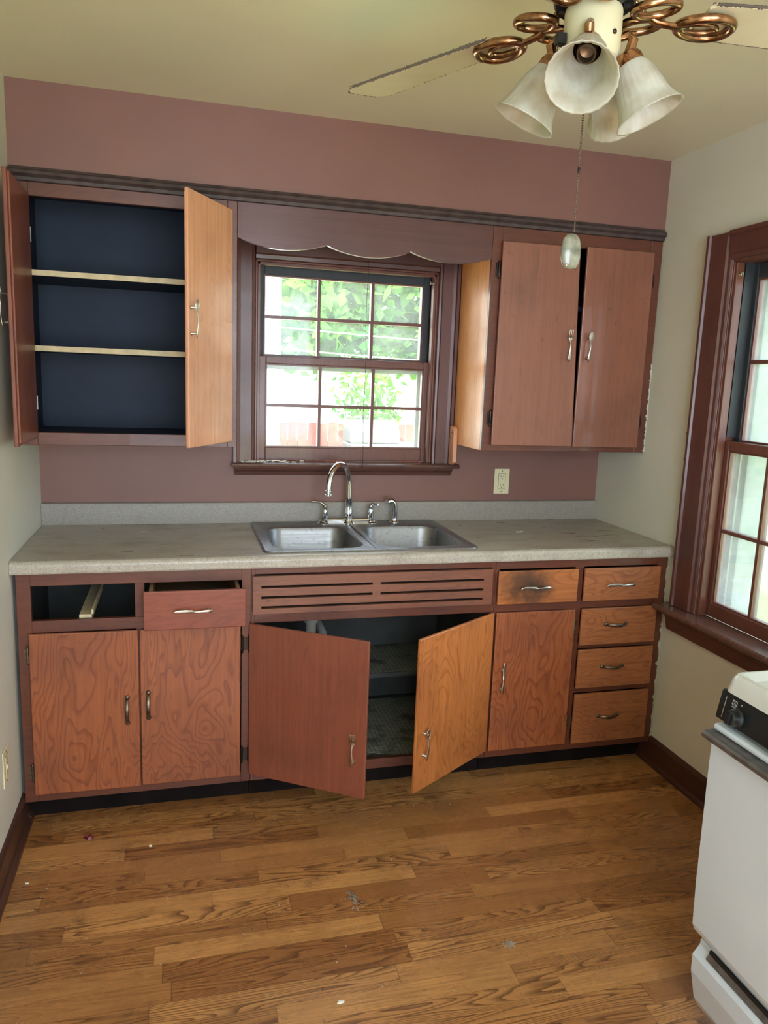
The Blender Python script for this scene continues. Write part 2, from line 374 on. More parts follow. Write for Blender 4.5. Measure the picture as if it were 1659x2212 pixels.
# peeled paint edges along the wall ends of the cabinets
def ragged(name, pts, wmax, thick, plane, mat):
    bm = BM(); n = 60; (x0, z0), (x1, z1) = pts; a, b = [], []
    for i in range(n+1):
        u = i/n; x = x0+(x1-x0)*u; z = z0+(z1-z0)*u
        a.append((x, z)); w = wmax*(0.25+0.75*abs(math.sin(i*1.7)*math.sin(i*0.53+1)))*(0.7+0.6*random.random())
        b.append((x-w, z+random.uniform(-0.003, 0.003)))
    prism(bm, a+b[::-1], 'y', plane, plane+thick); return struct(obj(name, bm, mat))
ragged('trim_2', ((W-0.001, 1.262), (W-0.001, 1.62)), 0.009, 0.004, YU-0.004, 'gasket')
ragged('trim_3', ((W-0.001, 0.10), (W-0.001, 0.872)), 0.012, 0.004, YF-0.004, 'gasket')

# ------------------------------------------------------------------ windows
def sash(name, axis, a0, a1, z0, z1, t0, t1, ga0, ga1, gz0, gz1, vm, hm, matf, matm, parent, mgl, mw=0.013):
    """one sash: frame, muntins, glass; axis x (back wall) or y (right wall)"""
    def bx(bm, p, q, r, s, u=0.0, v=0.0):
        if axis == 'x': box(bm, p, q, t0+u, t1-v, r, s)
        else: box(bm, t0+u, t1-v, p, q, r, s)
    bm = BM()
    bx(bm, a0, ga0, z0, z1); bx(bm, ga1, a1, z0, z1); bx(bm, ga0, ga1, z0, gz0); bx(bm, ga0, ga1, gz1, z1)
    s = obj('sash', bm, matf, parent, 0.003)
    bm = BM()
    for v in vm: bx(bm, v-mw/2, v+mw/2, gz0, gz1, 0.004, 0.004)
    for h in hm: bx(bm, ga0, ga1, h-mw/2, h+mw/2, 0.005, 0.005)
    e = 0.006
    bx(bm, ga0, ga0+e, gz0, gz1, 0.006, 0.006); bx(bm, ga1-e, ga1, gz0, gz1, 0.006, 0.006)
    bx(bm, ga0, ga1, gz0, gz0+e, 0.0065, 0.0065); bx(bm, ga0, ga1, gz1-e, gz1, 0.0065, 0.0065)
    obj('muntin', bm, matm, s)
    bm = BM(); mid = (t0+t1)/2; k = (t0-mid)
    if axis == 'x': box(bm, ga0, ga1, mid-0.0015, mid+0.0015, gz0, gz1)
    else: box(bm, mid-0.0015, mid+0.0015, ga0, ga1, gz0, gz1)
    obj('pane', bm, mgl, s)
def casing_x(parent):
    # side casings with a raised outer band, head casing; room side of the back wall
    def cpro(x0, x1, outer):
        s = 1 if outer == 'left' else -1; a = x0 if outer == 'left' else x1; b = x1 if outer == 'left' else x0
        return [(a, 0), (a, -0.030), (a+s*0.012, -0.030), (a+s*0.015, -0.022), (a+s*0.028, -0.020), (b-s*0.016, -0.018), (b-s*0.012, -0.012), (b-s*0.004, -0.010), (b, 0)]
    bm = BM(); prism(bm, cpro(0.728, 0.815, 'left'), 'z', 1.168, 2.06); obj('casing', bm, 'trim', parent)
    bm = BM(); prism(bm, cpro(1.575, 1.662, 'right'), 'z', 1.168, 2.06); obj('casing', bm, 'trim', parent)
    bm = BM(); prism(bm, [(0, 1.968), (-0.010, 1.970), (-0.012, 1.984), (-0.019, 1.990), (-0.021, 2.045), (-0.030, 2.05), (-0.030, 2.062), (0, 2.062)], 'x', 0.815, 1.575); obj('casing', bm, 'trimx', parent)
w1 = bpy.data.objects.new('window_1', None); COL.objects.link(w1); w1.location = (1.195, 0, 1.168); w1['_w'] = [1.195, 0, 1.168]; w1['kind'] = 'structure'
casing_x(w1)
bm = BM()   # jamb lining and stops
for (a, b) in ((0.815, 0.823), (1.567, 1.575)): box(bm, a, b, 0.0, 0.15, 1.168, 1.968)
box(bm, 0.815, 1.575, 0.0, 0.15, 1.960, 1.968)
for (a, b) in ((0.823, 0.834), (1.556, 1.567)): box(bm, a, b, 0.002, 0.034, 1.168, 1.960)
box(bm, 0.823, 1.567, 0.002, 0.034, 1.948, 1.960)
obj('jamb', bm, 'sash', w1, 0.002)
sash('lower', 'x', 0.824, 1.566, 1.168, 1.597, 0.036, 0.070, 0.862, 1.540, 1.224, 1.566, (1.088, 1.316), (1.398,), 'sash', 'sash', w1, 'glass')
sash('upper', 'x', 0.824, 1.566, 1.567, 1.960, 0.074, 0.108, 0.856, 1.536, 1.600, 1.920, (1.084, 1.312), (1.755,), 'sashdark', 'sash', w1, 'glass')
bm = BM(); fr_ = [(0.8235, 0.845), (1.535, 1.5665)]
for a, b in fr_: box(bm, a, b, 0.118, 0.128, 1.170, 1.958)
for z0, z1 in ((1.170, 1.20), (1.545, 1.575), (1.93, 1.958)): box(bm, 0.845, 1.535, 0.118, 0.128, z0, z1)
obj('storm_frame', bm, 'reveal', w1, 0.001)
bm = BM()   # stool with nosing
prism(bm, [(0.036, 1.150), (0.036, 1.168), (-0.052, 1.168), (-0.060, 1.164), (-0.062, 1.158), (-0.058, 1.150), (0.0, 1.148)], 'x', 0.8155, 1.5745)
for a, b in ((0.722, 0.8155), (1.5745, 1.690)): prism(bm, [(-0.0005, 1.150), (-0.0005, 1.168), (-0.052, 1.168), (-0.060, 1.164), (-0.062, 1.158), (-0.058, 1.150)], 'x', a, b)
obj('window_sill', bm, 'sill', w1)
bm = BM(); prism(bm, [(-0.0005, 1.1495), (-0.044, 1.1495), (-0.040, 1.138), (-0.030, 1.130), (-0.026, 1.118), (-0.0005, 1.112)], 'x', 0.735, 1.665); obj('apron', bm, 'trimx', w1)
# bits of flaked paint on the stool
bm = BM()
for i in range(46):
    x = 0.76+abs(random.gauss(0, 0.11)); y = random.uniform(-0.045, 0.025); r = random.uniform(0.003, 0.012); a = random.uniform(0, PI)
    pts = [(x+r*math.cos(a+k*1.25)*random.uniform(0.6, 1), y+r*0.6*math.sin(a+k*1.25)) for k in range(5)]
    prism(bm, pts, 'z', 1.1682+i*0.00005, 1.1705+i*0.00005+random.uniform(0, 0.002))
f = obj('paint_flakes', bm, 'chip'); tag(f, 'white paint flakes scattered on the wooden sill of the window above the sink', 'paint flakes'); f['kind'] = 'stuff'

# right wall window
w2 = bpy.data.objects.new('window_2', None); COL.objects.link(w2); w2.location = (W, -1.11, 0.69); w2['_w'] = [W, -1.11, 0.69]; w2['kind'] = 'structure'
def rc(yo, yi):   # side casing profile in (x, y): outer edge yo, inner edge yi
    s = 1 if yi > yo else -1
    return [(W, yo), (W-0.030, yo), (W-0.030, yo+s*0.012), (W-0.022, yo+s*0.016), (W-0.020, yo+s*0.03), (W-0.018, yi-s*0.02), (W-0.011, yi-s*0.014), (W-0.009, yi-s*0.003), (W, yi)]
bm = BM(); prism(bm, rc(-0.660, -0.775), 'z', 0.692, 2.07); obj('casing', bm, 'trim', w2)
bm = BM(); prism(bm, rc(-1.565, -1.45), 'z', 0.692, 2.07); obj('casing', bm, 'trim', w2)
bm = BM(); prism(bm, [(W, 1.975), (W-0.010, 1.977), (W-0.012, 1.99), (W-0.019, 1.996), (W-0.021, 2.052), (W-0.030, 2.058), (W-0.030, 2.072), (W, 2.072)], 'y', -1.45, -0.775); obj('casing', bm, 'trim', w2)
bm = BM()
for a, b in ((-0.783, -0.775), (-1.45, -1.442)): box(bm, W, W+0.12, a, b, 0.69, 1.975)
box(bm, W, W+0.12, -1.45, -0.775, 1.967, 1.975)
for a, b in ((-0.796, -0.783), (-1.442, -1.429)): box(bm, W+0.002, W+0.034, a, b, 0.69, 1.967)
obj('jamb', bm, 'sash', w2, 0.002)
bm = BM()
for a, b in ((-0.806, -0.796), (-1.429, -1.419)): box(bm, W+0.078, W+0.084, a, b, 0.69, 1.967)
for a in (-0.7975, -1.4295): box(bm, W+0.036, W+0.076, a, a+0.002, 1.36, 1.967)
obj('sash_track', bm, 'sashdark', w2)
GM = (-1.008, -1.215)
sash('lower', 'y', -1.441, -0.784, 0.690, 1.345, W+0.036, W+0.070, -1.412, -0.815, 0.742, 1.312, GM, (1.018,), 'sash', 'sash', w2, 'glass2')
sash('upper', 'y', -1.441, -0.784, 1.312, 1.967, W+0.074, W+0.108, -1.412, -0.818, 1.345, 1.915, GM, (1.628,), 'sashdark', 'sash', w2, 'glass2')
bm = BM(); prism(bm, [(W+0.036, 0.672), (W+0.036, 0.690), (W-0.068, 0.690), (W-0.076, 0.685), (W-0.076, 0.676), (W-0.070, 0.668), (W+0.0, 0.668)], 'y', -1.4495, -0.7755)
for a, b in ((-0.7755, -0.615), (-1.62, -1.4495)): prism(bm, [(W-0.0005, 0.690), (W-0.068, 0.690), (W-0.076, 0.685), (W-0.076, 0.676), (W-0.070, 0.668), (W-0.0005, 0.668)], 'y', a, b)
obj('window_sill', bm, 'sill', w2)
bm = BM(); prism(bm, [(W-0.0005, 0.6675), (W-0.050, 0.6675), (W-0.044, 0.652), (W-0.030, 0.640), (W-0.026, 0.612), (W-0.020, 0.590), (W-0.0005, 0.586)], 'y', -1.58, -0.645); obj('apron', bm, 'trimx', w2)
bm = BM(); box(bm, W+0.12, W+0.33, RY0-0.06, RY1+0.06, RZ0-0.07, RZ0-0.032); obj('outer_sill', bm, 'reveal', w2)
bm = BM()
for a, b in ((-0.7835, -0.815), (-1.442, -1.41)): box(bm, W+0.124, W+0.136, min(a, b), max(a, b), 0.69, 1.96)
for z0, z1 in ((0.69, 0.72), (1.31, 1.345), (1.93, 1.96)): box(bm, W+0.124, W+0.136, -1.41, -0.815, z0, z1)
obj('storm_frame', bm, 'reveal', w2)
# sash lift hook and old hooks by the casing
def hook(name, x, y, z, label):
    bm = BM(); lathe(bm, [(0.004, 0), (0.004, 0.003), (0.0015, 0.004), (0.0015, 0.012)], (x, y, z), (-1, 0, 0), 10)
    tube(bm, [(x-0.012, y, z), (x-0.016, y, z-0.004), (x-0.018, y+0.003, z-0.010), (x-0.015, y+0.008, z-0.012), (x-0.014, y+0.012, z-0.007)], 0.0014, 8)
    return tag(obj(name, bm, 'hinge', None, smooth=True), label, 'hook')
hook('cup_hook', W, -0.648, 1.370, 'upper small dark hook screwed beside the casing of the side window')
hook('cup_hook', W, -0.648, 1.270, 'lower small dark hook screwed beside the casing of the side window')
def eyelet(x, y, z, d, label):
    bm = BM(); lathe(bm, [(0.006, 0), (0.006, 0.002), (0.002, 0.003), (0.002, 0.010)], (x, y, z), d, 12)
    p = Vector((x, y, z))+Vector(d)*0.012
    tube(bm, [p+Vector((0, 0, 0.006*math.cos(a)))+Vector(d).cross(Vector((0, 0, 1)))*0.006*math.sin(a) for a in [k*PI/5 for k in range(10)]], 0.0015, 8, closed=True)
    return tag(obj('screw_eye', bm, 'silver', None, smooth=True), label, 'screw eye')
eyelet(1.556, 0.012, 1.925, (-1, 0, 0), 'small silver screw eye high on the stop of the window above the sink')
eyelet(W+0.016, -0.796, 1.925, (0, -1, 0), 'small silver screw eye high on the stop of the side window')

# ------------------------------------------------------------------ cabinet hardware
def utensil(kind, L=0.122):
    """cutlery-shaped pull standing along +z, front towards -y, base plane y=0; grip end at z=0"""
    bm = BM(); off = -0.022
    def loft(secs, segs=14):
        loops = []
        for (z, w, t_, o, cx) in secs:
            loops.append([bm.verts.new((cx+w/2*math.cos(2*PI*k/segs), off+o+t_/2*math.sin(2*PI*k/segs), z)) for k in range(segs)])
        for a, b in zip(loops, loops[1:]):
            for k in range(segs): bm.faces.new((a[k], a[(k+1) % segs], b[(k+1) % segs], b[k]))
        bm.faces.new(loops[0][::-1]); bm.faces.new(loops[-1])
    g = [(0, 0.004, 0.002, 0.004, 0), (0.003, 0.009, 0.003, 0.002, 0), (0.012, 0.0125, 0.004, 0, 0), (0.026, 0.0115, 0.004, -0.001, 0), (0.045, 0.0075, 0.004, -0.003, 0), (0.062, 0.0048, 0.004, -0.003, 0), (0.072, 0.0045, 0.004, -0.001, 0)]
    if kind == 'fork':
        loft(g+[(0.080, 0.010, 0.003, 0.001, 0), (0.085, 0.016, 0.0025, 0.002, 0), (0.090, 0.018, 0.0025, 0.002, 0), (0.092, 0.018, 0.002, 0.002, 0)])
        for cx in (-0.0068, 0, 0.0068):
            loft([(0.090, 0.0042, 0.0024, 0.002, cx), (0.105, 0.0036, 0.0022, 0.0, cx), (0.118, 0.0028, 0.002, -0.003, cx*1.08), (0.122, 0.001, 0.001, -0.004, cx*1.1)], 8)
    elif kind == 'spoon':
        loft(g+[(0.078, 0.007, 0.003, 0.001, 0), (0.084, 0.014, 0.0035, 0.003, 0), (0.093, 0.0195, 0.004, 0.004, 0), (0.103, 0.0195, 0.004, 0.003, 0), (0.112, 0.014, 0.003, 0, 0), (0.117, 0.004, 0.0015, -0.002, 0)])
        bm2 = []; # rim of the bowl
        tube(bm, [(0.0090*math.sin(a), off-0.0005, 0.0975+0.0175*math.cos(a)) for a in [k*PI/9 for k in range(18)]], 0.0011, 6, closed=True)
    else:
        loft(g[:-2]+[(0.056, 0.0058, 0.005, -0.002, 0), (0.060, 0.0075, 0.005, -0.001, 0), (0.064, 0.011, 0.003, 0, 0.001), (0.085, 0.012, 0.0025, 0.001, 0.0012), (0.108, 0.0115, 0.002, 0.001, 0.001), (0.119, 0.007, 0.002, 0.001, 0.0), (0.125, 0.002, 0.001, 0.001, -0.002)])
    for z in (0.014, 0.094 if kind != 'knife' else 0.090):
        lathe(bm, [(0.006, 0), (0.006, 0.002), (0.0035, 0.004), (0.003, 0.021)], (0, 0, z), (0, -1, 0), 12)
    return bm
def bowpull(L=0.105):
    """old arched strap pull along +z with rosette ends"""
    bm = BM(); n = 13
    pts, rs = [], []
    for i in range(n):
        u = i/(n-1); z = 0.010+(L-0.020)*u
        pts.append((0, -0.004-0.020*math.sin(PI*u)**0.7, z)); rs.append(0.0055 if 0 < i < n-1 else 0.004)
    tube(bm, pts, [r*(1+0.25*math.sin(PI*i/(n-1))) for i, r in enumerate(rs)], 10, flat=0.45, flatdir=(0, -1, 0))
    for z in (0.008, L-0.008):
        lathe(bm, [(0.0085, 0), (0.0085, 0.002), (0.005, 0.005), (0.001, 0.006)], (0, 0, z), (0, -1, 0), 12)
    return bm
def place(bm, x, y, z, roll=0.0):
    """roll turns the pull in its own plane (90 = lying, grip end to the right)"""
    return xf(bm, Matrix.Translation((x, y, z)) @ Matrix.Rotation(math.radians(roll), 4, 'Y'))
def hinge_bm(x, y, z, h=0.055):
    bm = BM(); tube(bm, [(x, y-0.006, z-h/2), (x, y-0.006, z+h/2)], 0.0042, 10)
    box(bm, x-0.011, x+0.011, y-0.0035, y, z-h*0.42, z+h*0.42)
    for s in (-1, 1): lathe(bm, [(0.0045, 0), (0.003, 0.004), (0.0005, 0.006)], (x, y-0.006, z+s*h/2), (0, 0, s), 10)
    return bm
def door(x0, x1, z0, z1, yf, mat, parent, hinge=None, ang=0, pull=None, px=None, pz=None, roll=0, hz=None, taper=0.0, th=0.019, hinge_mat='hinge', label=None):
    """slab door in front of the frame plane yf, lipped at its back; swings about its hinge edge"""
    bm = BM()
    outer = [(x0, z0), (x1, z0), (x1-taper, z1), (x0, z1)]
    prism(bm, outer, 'y', yf-th, yf-0.0075)
    i = 0.009; prism(bm, [(x0+i, z0+i), (x1-i, z0+i), (x1-taper-i, z1-i), (x0+i, z1-i)], 'y', yf-0.0085, yf-0.001)
    hx = x0 if hinge == 'left' else x1
    if hinge and ang: hinge_rot(bm, hx, yf-0.005, ang if hinge == 'right' else -ang)
    d = obj('door' if hinge else 'drawer_front', bm, mat, parent, 0.003)
    if label: d['label'] = label
    if pull:
        hb = utensil(pull) if pull != 'bow' else bowpull()
        place(hb, px, yf-th, pz, roll)
        if hinge and ang: hinge_rot(hb, hx, yf-0.005, ang if hinge == 'right' else -ang)
        h = obj('handle', hb, 'oldmetal' if pull == 'bow' else 'silver', d, smooth=True)
        h['label'] = {'fork': 'silver fork shaped pull', 'spoon': 'silver spoon shaped pull', 'knife': 'silver table knife shaped pull', 'bow': 'tarnished arched metal pull'}[pull]
    if hz and hinge:
        for z in hz: obj('hinge', hinge_bm(hx+(-0.006 if hinge == 'left' else 0.006), yf-0.0005, z), hinge_mat, d, smooth='auto')
    return d

def rails(bm, spans, y0, y1):
    for (x0, x1, z0, z1) in spans: box(bm, x0, x1, y0, y1, z0, z1)

# ---------------------------------------- wall cabinet beside the near corner (open)
E_ = 0.0015
cab = thing('wall_cabinet', 'varnished wall cabinet with both doors open showing empty navy blue shelves', 'cabinet', (0.36, -0.17, 1.258))
bm = BM(); rails(bm, [(E_, 0.055, 1.258, ZS-E_), (0.685, 0.718, 1.258, ZS-E_), (0.055, 0.685, 2.060, ZS-E_), (0.055, 0.685, 1.258, 1.300)], YU+E_, YU+0.020)
obj('face_frame', bm, 'frame', cab, 0.0015)
bm = BM()
box(bm, E_, 0.020, YU+0.020, -E_, 1.262, ZS-E_); box(bm, 0.700, 0.716, YU+0.020, -E_, 1.262, ZS-E_)
box(bm, 0.020, 0.700, -0.010, -E_, 1.262, ZS-E_); box(bm, 0.020, 0.700, YU+0.020, -0.010, ZS-0.02, ZS-E_)
obj('carcass', bm, 'navy', cab)['label'] = 'dark blue painted inside'
boxobj('bottom_panel', (0.020, 0.700, YU+0.020, -0.010, 1.272, 1.297), 'navy', cab)
for z in (1.826, 1.580):
    bm = BM(); box(bm, 0.0205, 0.6995, -0.310, -0.0105, z-0.009, z+0.009); s = obj('shelf', bm, 'navy', cab)
    boxobj('shelf_edge', (0.0205, 0.6995, -0.3135, -0.3102, z-0.009, z+0.009), 'rawedge', s)['label'] = 'bare cream front edge'
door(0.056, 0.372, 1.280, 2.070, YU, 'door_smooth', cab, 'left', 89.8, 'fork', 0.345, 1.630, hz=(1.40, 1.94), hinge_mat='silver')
d = door(0.374, 0.690, 1.280, 2.070, YU, 'door_pale', cab, 'right', 61, 'spoon', 0.393, 1.625, label='pale open door with window light painted into its colour')

# ---------------------------------------- wall cabinet beside the side wall (shut)
cab = thing('wall_cabinet', 'shut two door wall cabinet with fork and spoon pulls next to the window', 'cabinet', (2.02, -0.17, 1.258))
bm = BM(); rails(bm, [(1.665, 1.705, 1.258, ZS-E_), (2.345, W-E_, 1.258, ZS-E_), (1.705, 2.345, 2.050, ZS-E_), (1.705, 2.345, 1.258, 1.284)], YU+E_, YU+0.020)
obj('face_frame', bm, 'frame', cab, 0.0015)
boxobj('side_panel', (1.665, 1.683, YU+0.020, -0.032, 1.258, ZS-E_), 'side', cab)['label'] = 'orange birch side with window light painted into its colour'
bm = BM()
box(bm, W-0.018, W-E_, YU+0.020, -E_, 1.262, ZS-E_); box(bm, 1.683, W-0.018, -0.010, -E_, 1.262, ZS-E_); box(bm, 1.683, W-0.018, YU+0.020, -0.010, ZS-0.02, ZS-E_)
obj('carcass', bm, 'navy', cab)
boxobj('bottom_panel', (1.683, W-0.018, YU+0.020, -0.010, 1.262, 1.282), 'navy', cab)
for z in (1.826, 1.580): boxobj('shelf', (1.6835, W-0.0185, -0.310, -0.0105, z-0.009, z+0.009), 'navy', cab)
door(1.699, 2.043, 1.281, 2.048, YU, 'door_upper', cab, 'left', 2.2, 'fork', 1.992, 1.615, hz=(1.385, 1.945), taper=0.028)
door(2.050, 2.348, 1.279, 2.054, YU, 'door_upper', cab, 'right', 0.6, 'spoon', 2.079, 1.617, roll=3, hz=(1.385, 1.945))

# ---------------------------------------- valance
bm = BM(); pts = [(0.7195, ZS-E_)]
ss = [0.7195, 1.035, 1.345, 1.6635]; 
for k in range(3):
    a, b = ss[k], ss[k+1]
    for i in range(16):
        u = i/16; pts.append((a+(b-a)*u, 1.985-0.030*math.sin(PI*u)**0.8-0.004*(0.7 if k == 1 else 0)))
pts.append((1.6635, 1.983)); pts.append((1.6635, ZS-E_))
prism(bm, pts, 'y', YU+E_, YU+0.020)
tag(obj('valance_board', bm, 'valance'), 'scalloped wooden valance board bridging the two wall cabinets over the window', 'valance')

# ---------------------------------------- towel bracket on the window stool
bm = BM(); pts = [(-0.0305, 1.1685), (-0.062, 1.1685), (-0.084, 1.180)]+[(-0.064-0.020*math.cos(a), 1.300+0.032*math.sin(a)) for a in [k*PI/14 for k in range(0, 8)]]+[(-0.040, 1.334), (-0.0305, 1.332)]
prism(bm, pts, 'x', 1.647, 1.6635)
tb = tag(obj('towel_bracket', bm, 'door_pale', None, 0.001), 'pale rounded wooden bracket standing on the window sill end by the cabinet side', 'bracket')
bm = BM()
for z in (1.305, 1.285): lathe(bm, [(0.0028, 0), (0.0028, 0.0008)], (1.647, -0.060+(1.305-z)*0.6, z), (-1, 0, 0), 10)
h = obj('screw_hole', bm, 'slot', tb)

# ---------------------------------------- blind cord
bm = BM(); n = 120
path = [(1.250+0.0022*math.sin(i*0.12)+0.003*i/n, -0.075, 2.06-(2.06-1.150)*i/n) for i in range(n+1)]
tube(bm, path, 0.0007, 5)
for p in path[::1]: lathe(bm, [(0.0002, -0.0017), (0.0016, -0.0009), (0.0019, 0), (0.0016, 0.0009), (0.0002, 0.0017)], p, (0, 0, 1), 6)
bc = tag(obj('bead_chain', bm, 'hinge'), 'thin dark bead chain hanging down in front of the window above the sink', 'chain')
bm = BM(); box(bm, 1.235, 1.263, -0.090, -0.0305, 2.045, 2.060); box(bm, 1.235, 1.263, -0.034, -0.030, 2.03, 2.061); obj('bracket', bm, 'hinge', bc)

# ------------------------------------------------------------------ base cabinets
KZ = 0.083
def basebody(cab, x0, x1, floorz=0.112):
    bm = BM()
    box(bm, x0+E_, x0+0.014, YF+0.020, -E_, KZ, 0.875); box(bm, x1-0.014, x1-E_, YF+0.020, -E_, KZ, 0.875)
    box(bm, x0+0.014, x1-0.014, -0.012, -E_, KZ, 0.875)
    obj('carcass', bm, 'inner', cab)
    boxobj('bottom_panel', (x0+0.014, x1-0.014, YF+0.020, -0.012, KZ+0.004, floorz), 'inner', cab)
    bm = BM(); box(bm, x0+E_, x1-E_, -0.535, -0.520, 0.0, KZ); obj('toe_kick', bm, 'kick', cab)
# left unit
cab = thing('base_cabinet', 'base cabinet by the corner with an empty drawer hole and one drawer pulled out', 'cabinet', (0.36, -0.30, 0.0))
basebody(cab, 0.0, 0.752)
bm = BM(); rails(bm, [(0.012, 0.055, KZ, 0.876), (0.372, 0.402, 0.712, 0.828), (0.374, 0.396, 0.12, 0.672), (0.720, 0.752-0.0005, KZ, 0.876), (0.055, 0.720, 0.828, 0.876), (0.055, 0.720, 0.672, 0.712), (0.055, 0.720, KZ, 0.120)], YF, YF+0.019)
obj('face_frame', bm, 'frame', cab, 0.0012)
door(0.046, 0.381, 0.116, 0.674, YF, 'door', cab, 'left', 1.0, 'bow', 0.343, 0.345, hz=(0.19, 0.60), hinge_mat='oldmetal')
door(0.385, 0.716, 0.116, 0.672, YF, 'door', cab, 'right', 0, 'bow', 0.410, 0.355, hz=(0.19, 0.60))
dr = door(0.402, 0.727, 0.692, 0.822, YF-0.072, 'drawer_red', cab, None, 0, 'knife', 0.618, 0.757, roll=-90)
bm = BM(); Y1 = YF-0.072
box(bm, 0.418, 0.430, Y1-0.001, -0.12, 0.715, 0.812); box(bm, 0.699, 0.711, Y1-0.001, -0.12, 0.715, 0.812)
box(bm, 0.430, 0.699, -0.132, -0.12, 0.715, 0.805); box(bm, 0.430, 0.699, Y1-0.001, -0.132, 0.718, 0.724)
obj('drawer_box', bm, 'bare', cab)
bm = BM(); box(bm, 0.195, 0.235, YF+0.021, -0.20, 0.700, 0.722); box(bm, 0.232, 0.240, YF+0.021, -0.20, 0.722, 0.738); obj('drawer_runner', bm, 'rawedge', cab, 0.002)['label'] = 'pale bare wood runner'
# sink unit
cab = thing('sink_cabinet', 'sink base cabinet with a slotted vent panel and two doors swung half open', 'cabinet', (1.20, -0.30, 0.0))
bm = BM()
box(bm, 0.752+E_, 0.766, YF+0.020, -E_, KZ, 0.875); box(bm, 1.640, 1.655-E_, YF+0.020, -E_, KZ, 0.875); box(bm, 0.766, 1.640, -0.012, -E_, KZ, 0.875)
obj('carcass', bm, 'inner', cab)
boxobj('bottom_panel', (0.766, 1.640, YF+0.020, -0.012, KZ+0.004, 0.112), 'inner', cab)
boxobj('toe_kick', (0.752+E_, 1.655-E_, -0.535, -0.520, 0.0, KZ), 'kick', cab)
boxobj('shelf', (0.7665, 1.6395, -0.34, -0.0125, 0.335, 0.353), 'inner', cab)
bm = BM(); box(bm, 0.90, 1.6, -0.335, -0.02, 0.3532, 0.3545); obj('shelf_liner', bm, 'liner', cab)['label'] = 'grubby grid patterned liner paper'
bm = BM(); prism(bm, [(0.85, -0.55), (1.17, -0.56), (1.22, -0.53), (1.30, -0.565), (1.60, -0.56), (1.60, -0.05), (0.85, -0.05)], 'z', 0.1122, 0.1135); obj('shelf_liner', bm, 'liner', cab)['label'] = 'torn grid patterned liner paper'
bm = BM(); rails(bm, [(0.7525, 0.765, KZ, 0.876), (1.640, 1.6545, KZ, 0.876), (0.765, 1.640, 0.846, 0.876), (0.765, 1.640, 0.672, 0.708), (0.765, 1.640, KZ, 0.120)], YF, YF+0.019)
obj('face_frame', bm, 'frame', cab, 0.0012)
bm = BM(); x0, x1 = 0.757, 1.636; zz = [0.709, 0.7275, 0.7365, 0.763, 0.772, 0.800, 0.809, 0.843]; yy = (YF-0.018, YF-0.0005)
for a, b in ((0, 1), (2, 3), (4, 5), (6, 7)): box(bm, x0, x1, *yy, zz[a], zz[b])
for a, b in ((1, 2), (3, 4), (5, 6)):
    box(bm, x0, 0.785, *yy, zz[a], zz[b]); box(bm, 1.601, x1, *yy, zz[a], zz[b])
    if a > 1: box(bm, 1.178, 1.207, *yy, zz[a], zz[b])
obj('vent_panel', bm, 'louver', cab)['label'] = 'scuffed panel with long horizontal slots'
box_bm = BM(); box(box_bm, 0.766, 1.639, YF+0.0195, YF+0.0215, 0.700, 0.850); obj('vent_backing', box_bm, 'slot', cab)
door(0.752, 1.192, 0.118, 0.676, YF, 'door_smooth', cab, 'left', 33.5, 'fork', 1.150, 0.235, hz=(0.19, 0.60))
door(1.205, 1.646, 0.118, 0.674, YF, 'door_gold', cab, 'right', 33.5, 'spoon', 1.245, 0.236, hz=(), label='orange plywood door with bold grain')
bm = BM(); tube(bm, [(1.012, -0.30, 0.74), (1.012, -0.30, 0.56), (1.012, -0.30, 0.44)], 0.021, 16)
tube(bm, [(1.012, -0.30, 0.60), (1.012, -0.30, 0.57)], 0.028, 16)
tube(bm, [(1.012, -0.30, 0.44), (1.03, -0.28, 0.41), (1.06, -0.25, 0.41), (1.08, -0.22, 0.45), (1.08, -0.18, 0.48), (1.08, -0.012, 0.49)], 0.019, 14)
tag(obj('drain_pipe', bm, 'pvc', None, smooth='auto'), 'white plastic drain pipe hanging inside the open sink cabinet', 'pipe')
# right unit
cab = thing('base_cabinet', 'base cabinet with one narrow door and five drawers below the outlet', 'cabinet', (2.02, -0.30, 0.0))
basebody(cab, 1.655, W)
bm = BM(); rails(bm, [(1.6555, 1.672, KZ, 0.876), (1.985, 2.020, 0.120, 0.838), (2.345, W-0.006, KZ, 0.876), (1.672, 2.345, 0.838, 0.876), (1.672, 1.985, 0.670, 0.706), (2.020, 2.345, 0.672, 0.706),
               (2.020, 2.345, 0.506, 0.527), (2.020, 2.345, 0.322, 0.347), (1.672, 2.345, KZ, 0.120)], YF, YF+0.019)
obj('face_frame', bm, 'frame', cab, 0.0012)
door(1.661, 1.989, 0.117, 0.673, YF, 'door', cab, 'right', 0, 'knife', 1.694, 0.358, hz=(0.20, 0.60), hinge_mat='oldmetal', roll=2)
door(1.660, 1.990, 0.705, 0.834, YF, 'drawer_dirty', cab, None, 0, 'knife', 1.868, 0.770, roll=-90, label='greasy stained drawer front')
door(2.017, 2.350, 0.704, 0.835, YF, 'drawer', cab, None, 0, 'knife', 2.228, 0.770, roll=-90)
for (z0, z1, pz) in ((0.525, 0.674, 0.608), (0.347, 0.507, 0.434), (0.114, 0.323, 0.226)):
    door(2.017, 2.350, z0, z1, YF, 'drawer', cab, None, 0, 'bow', 2.222, pz, roll=-90)

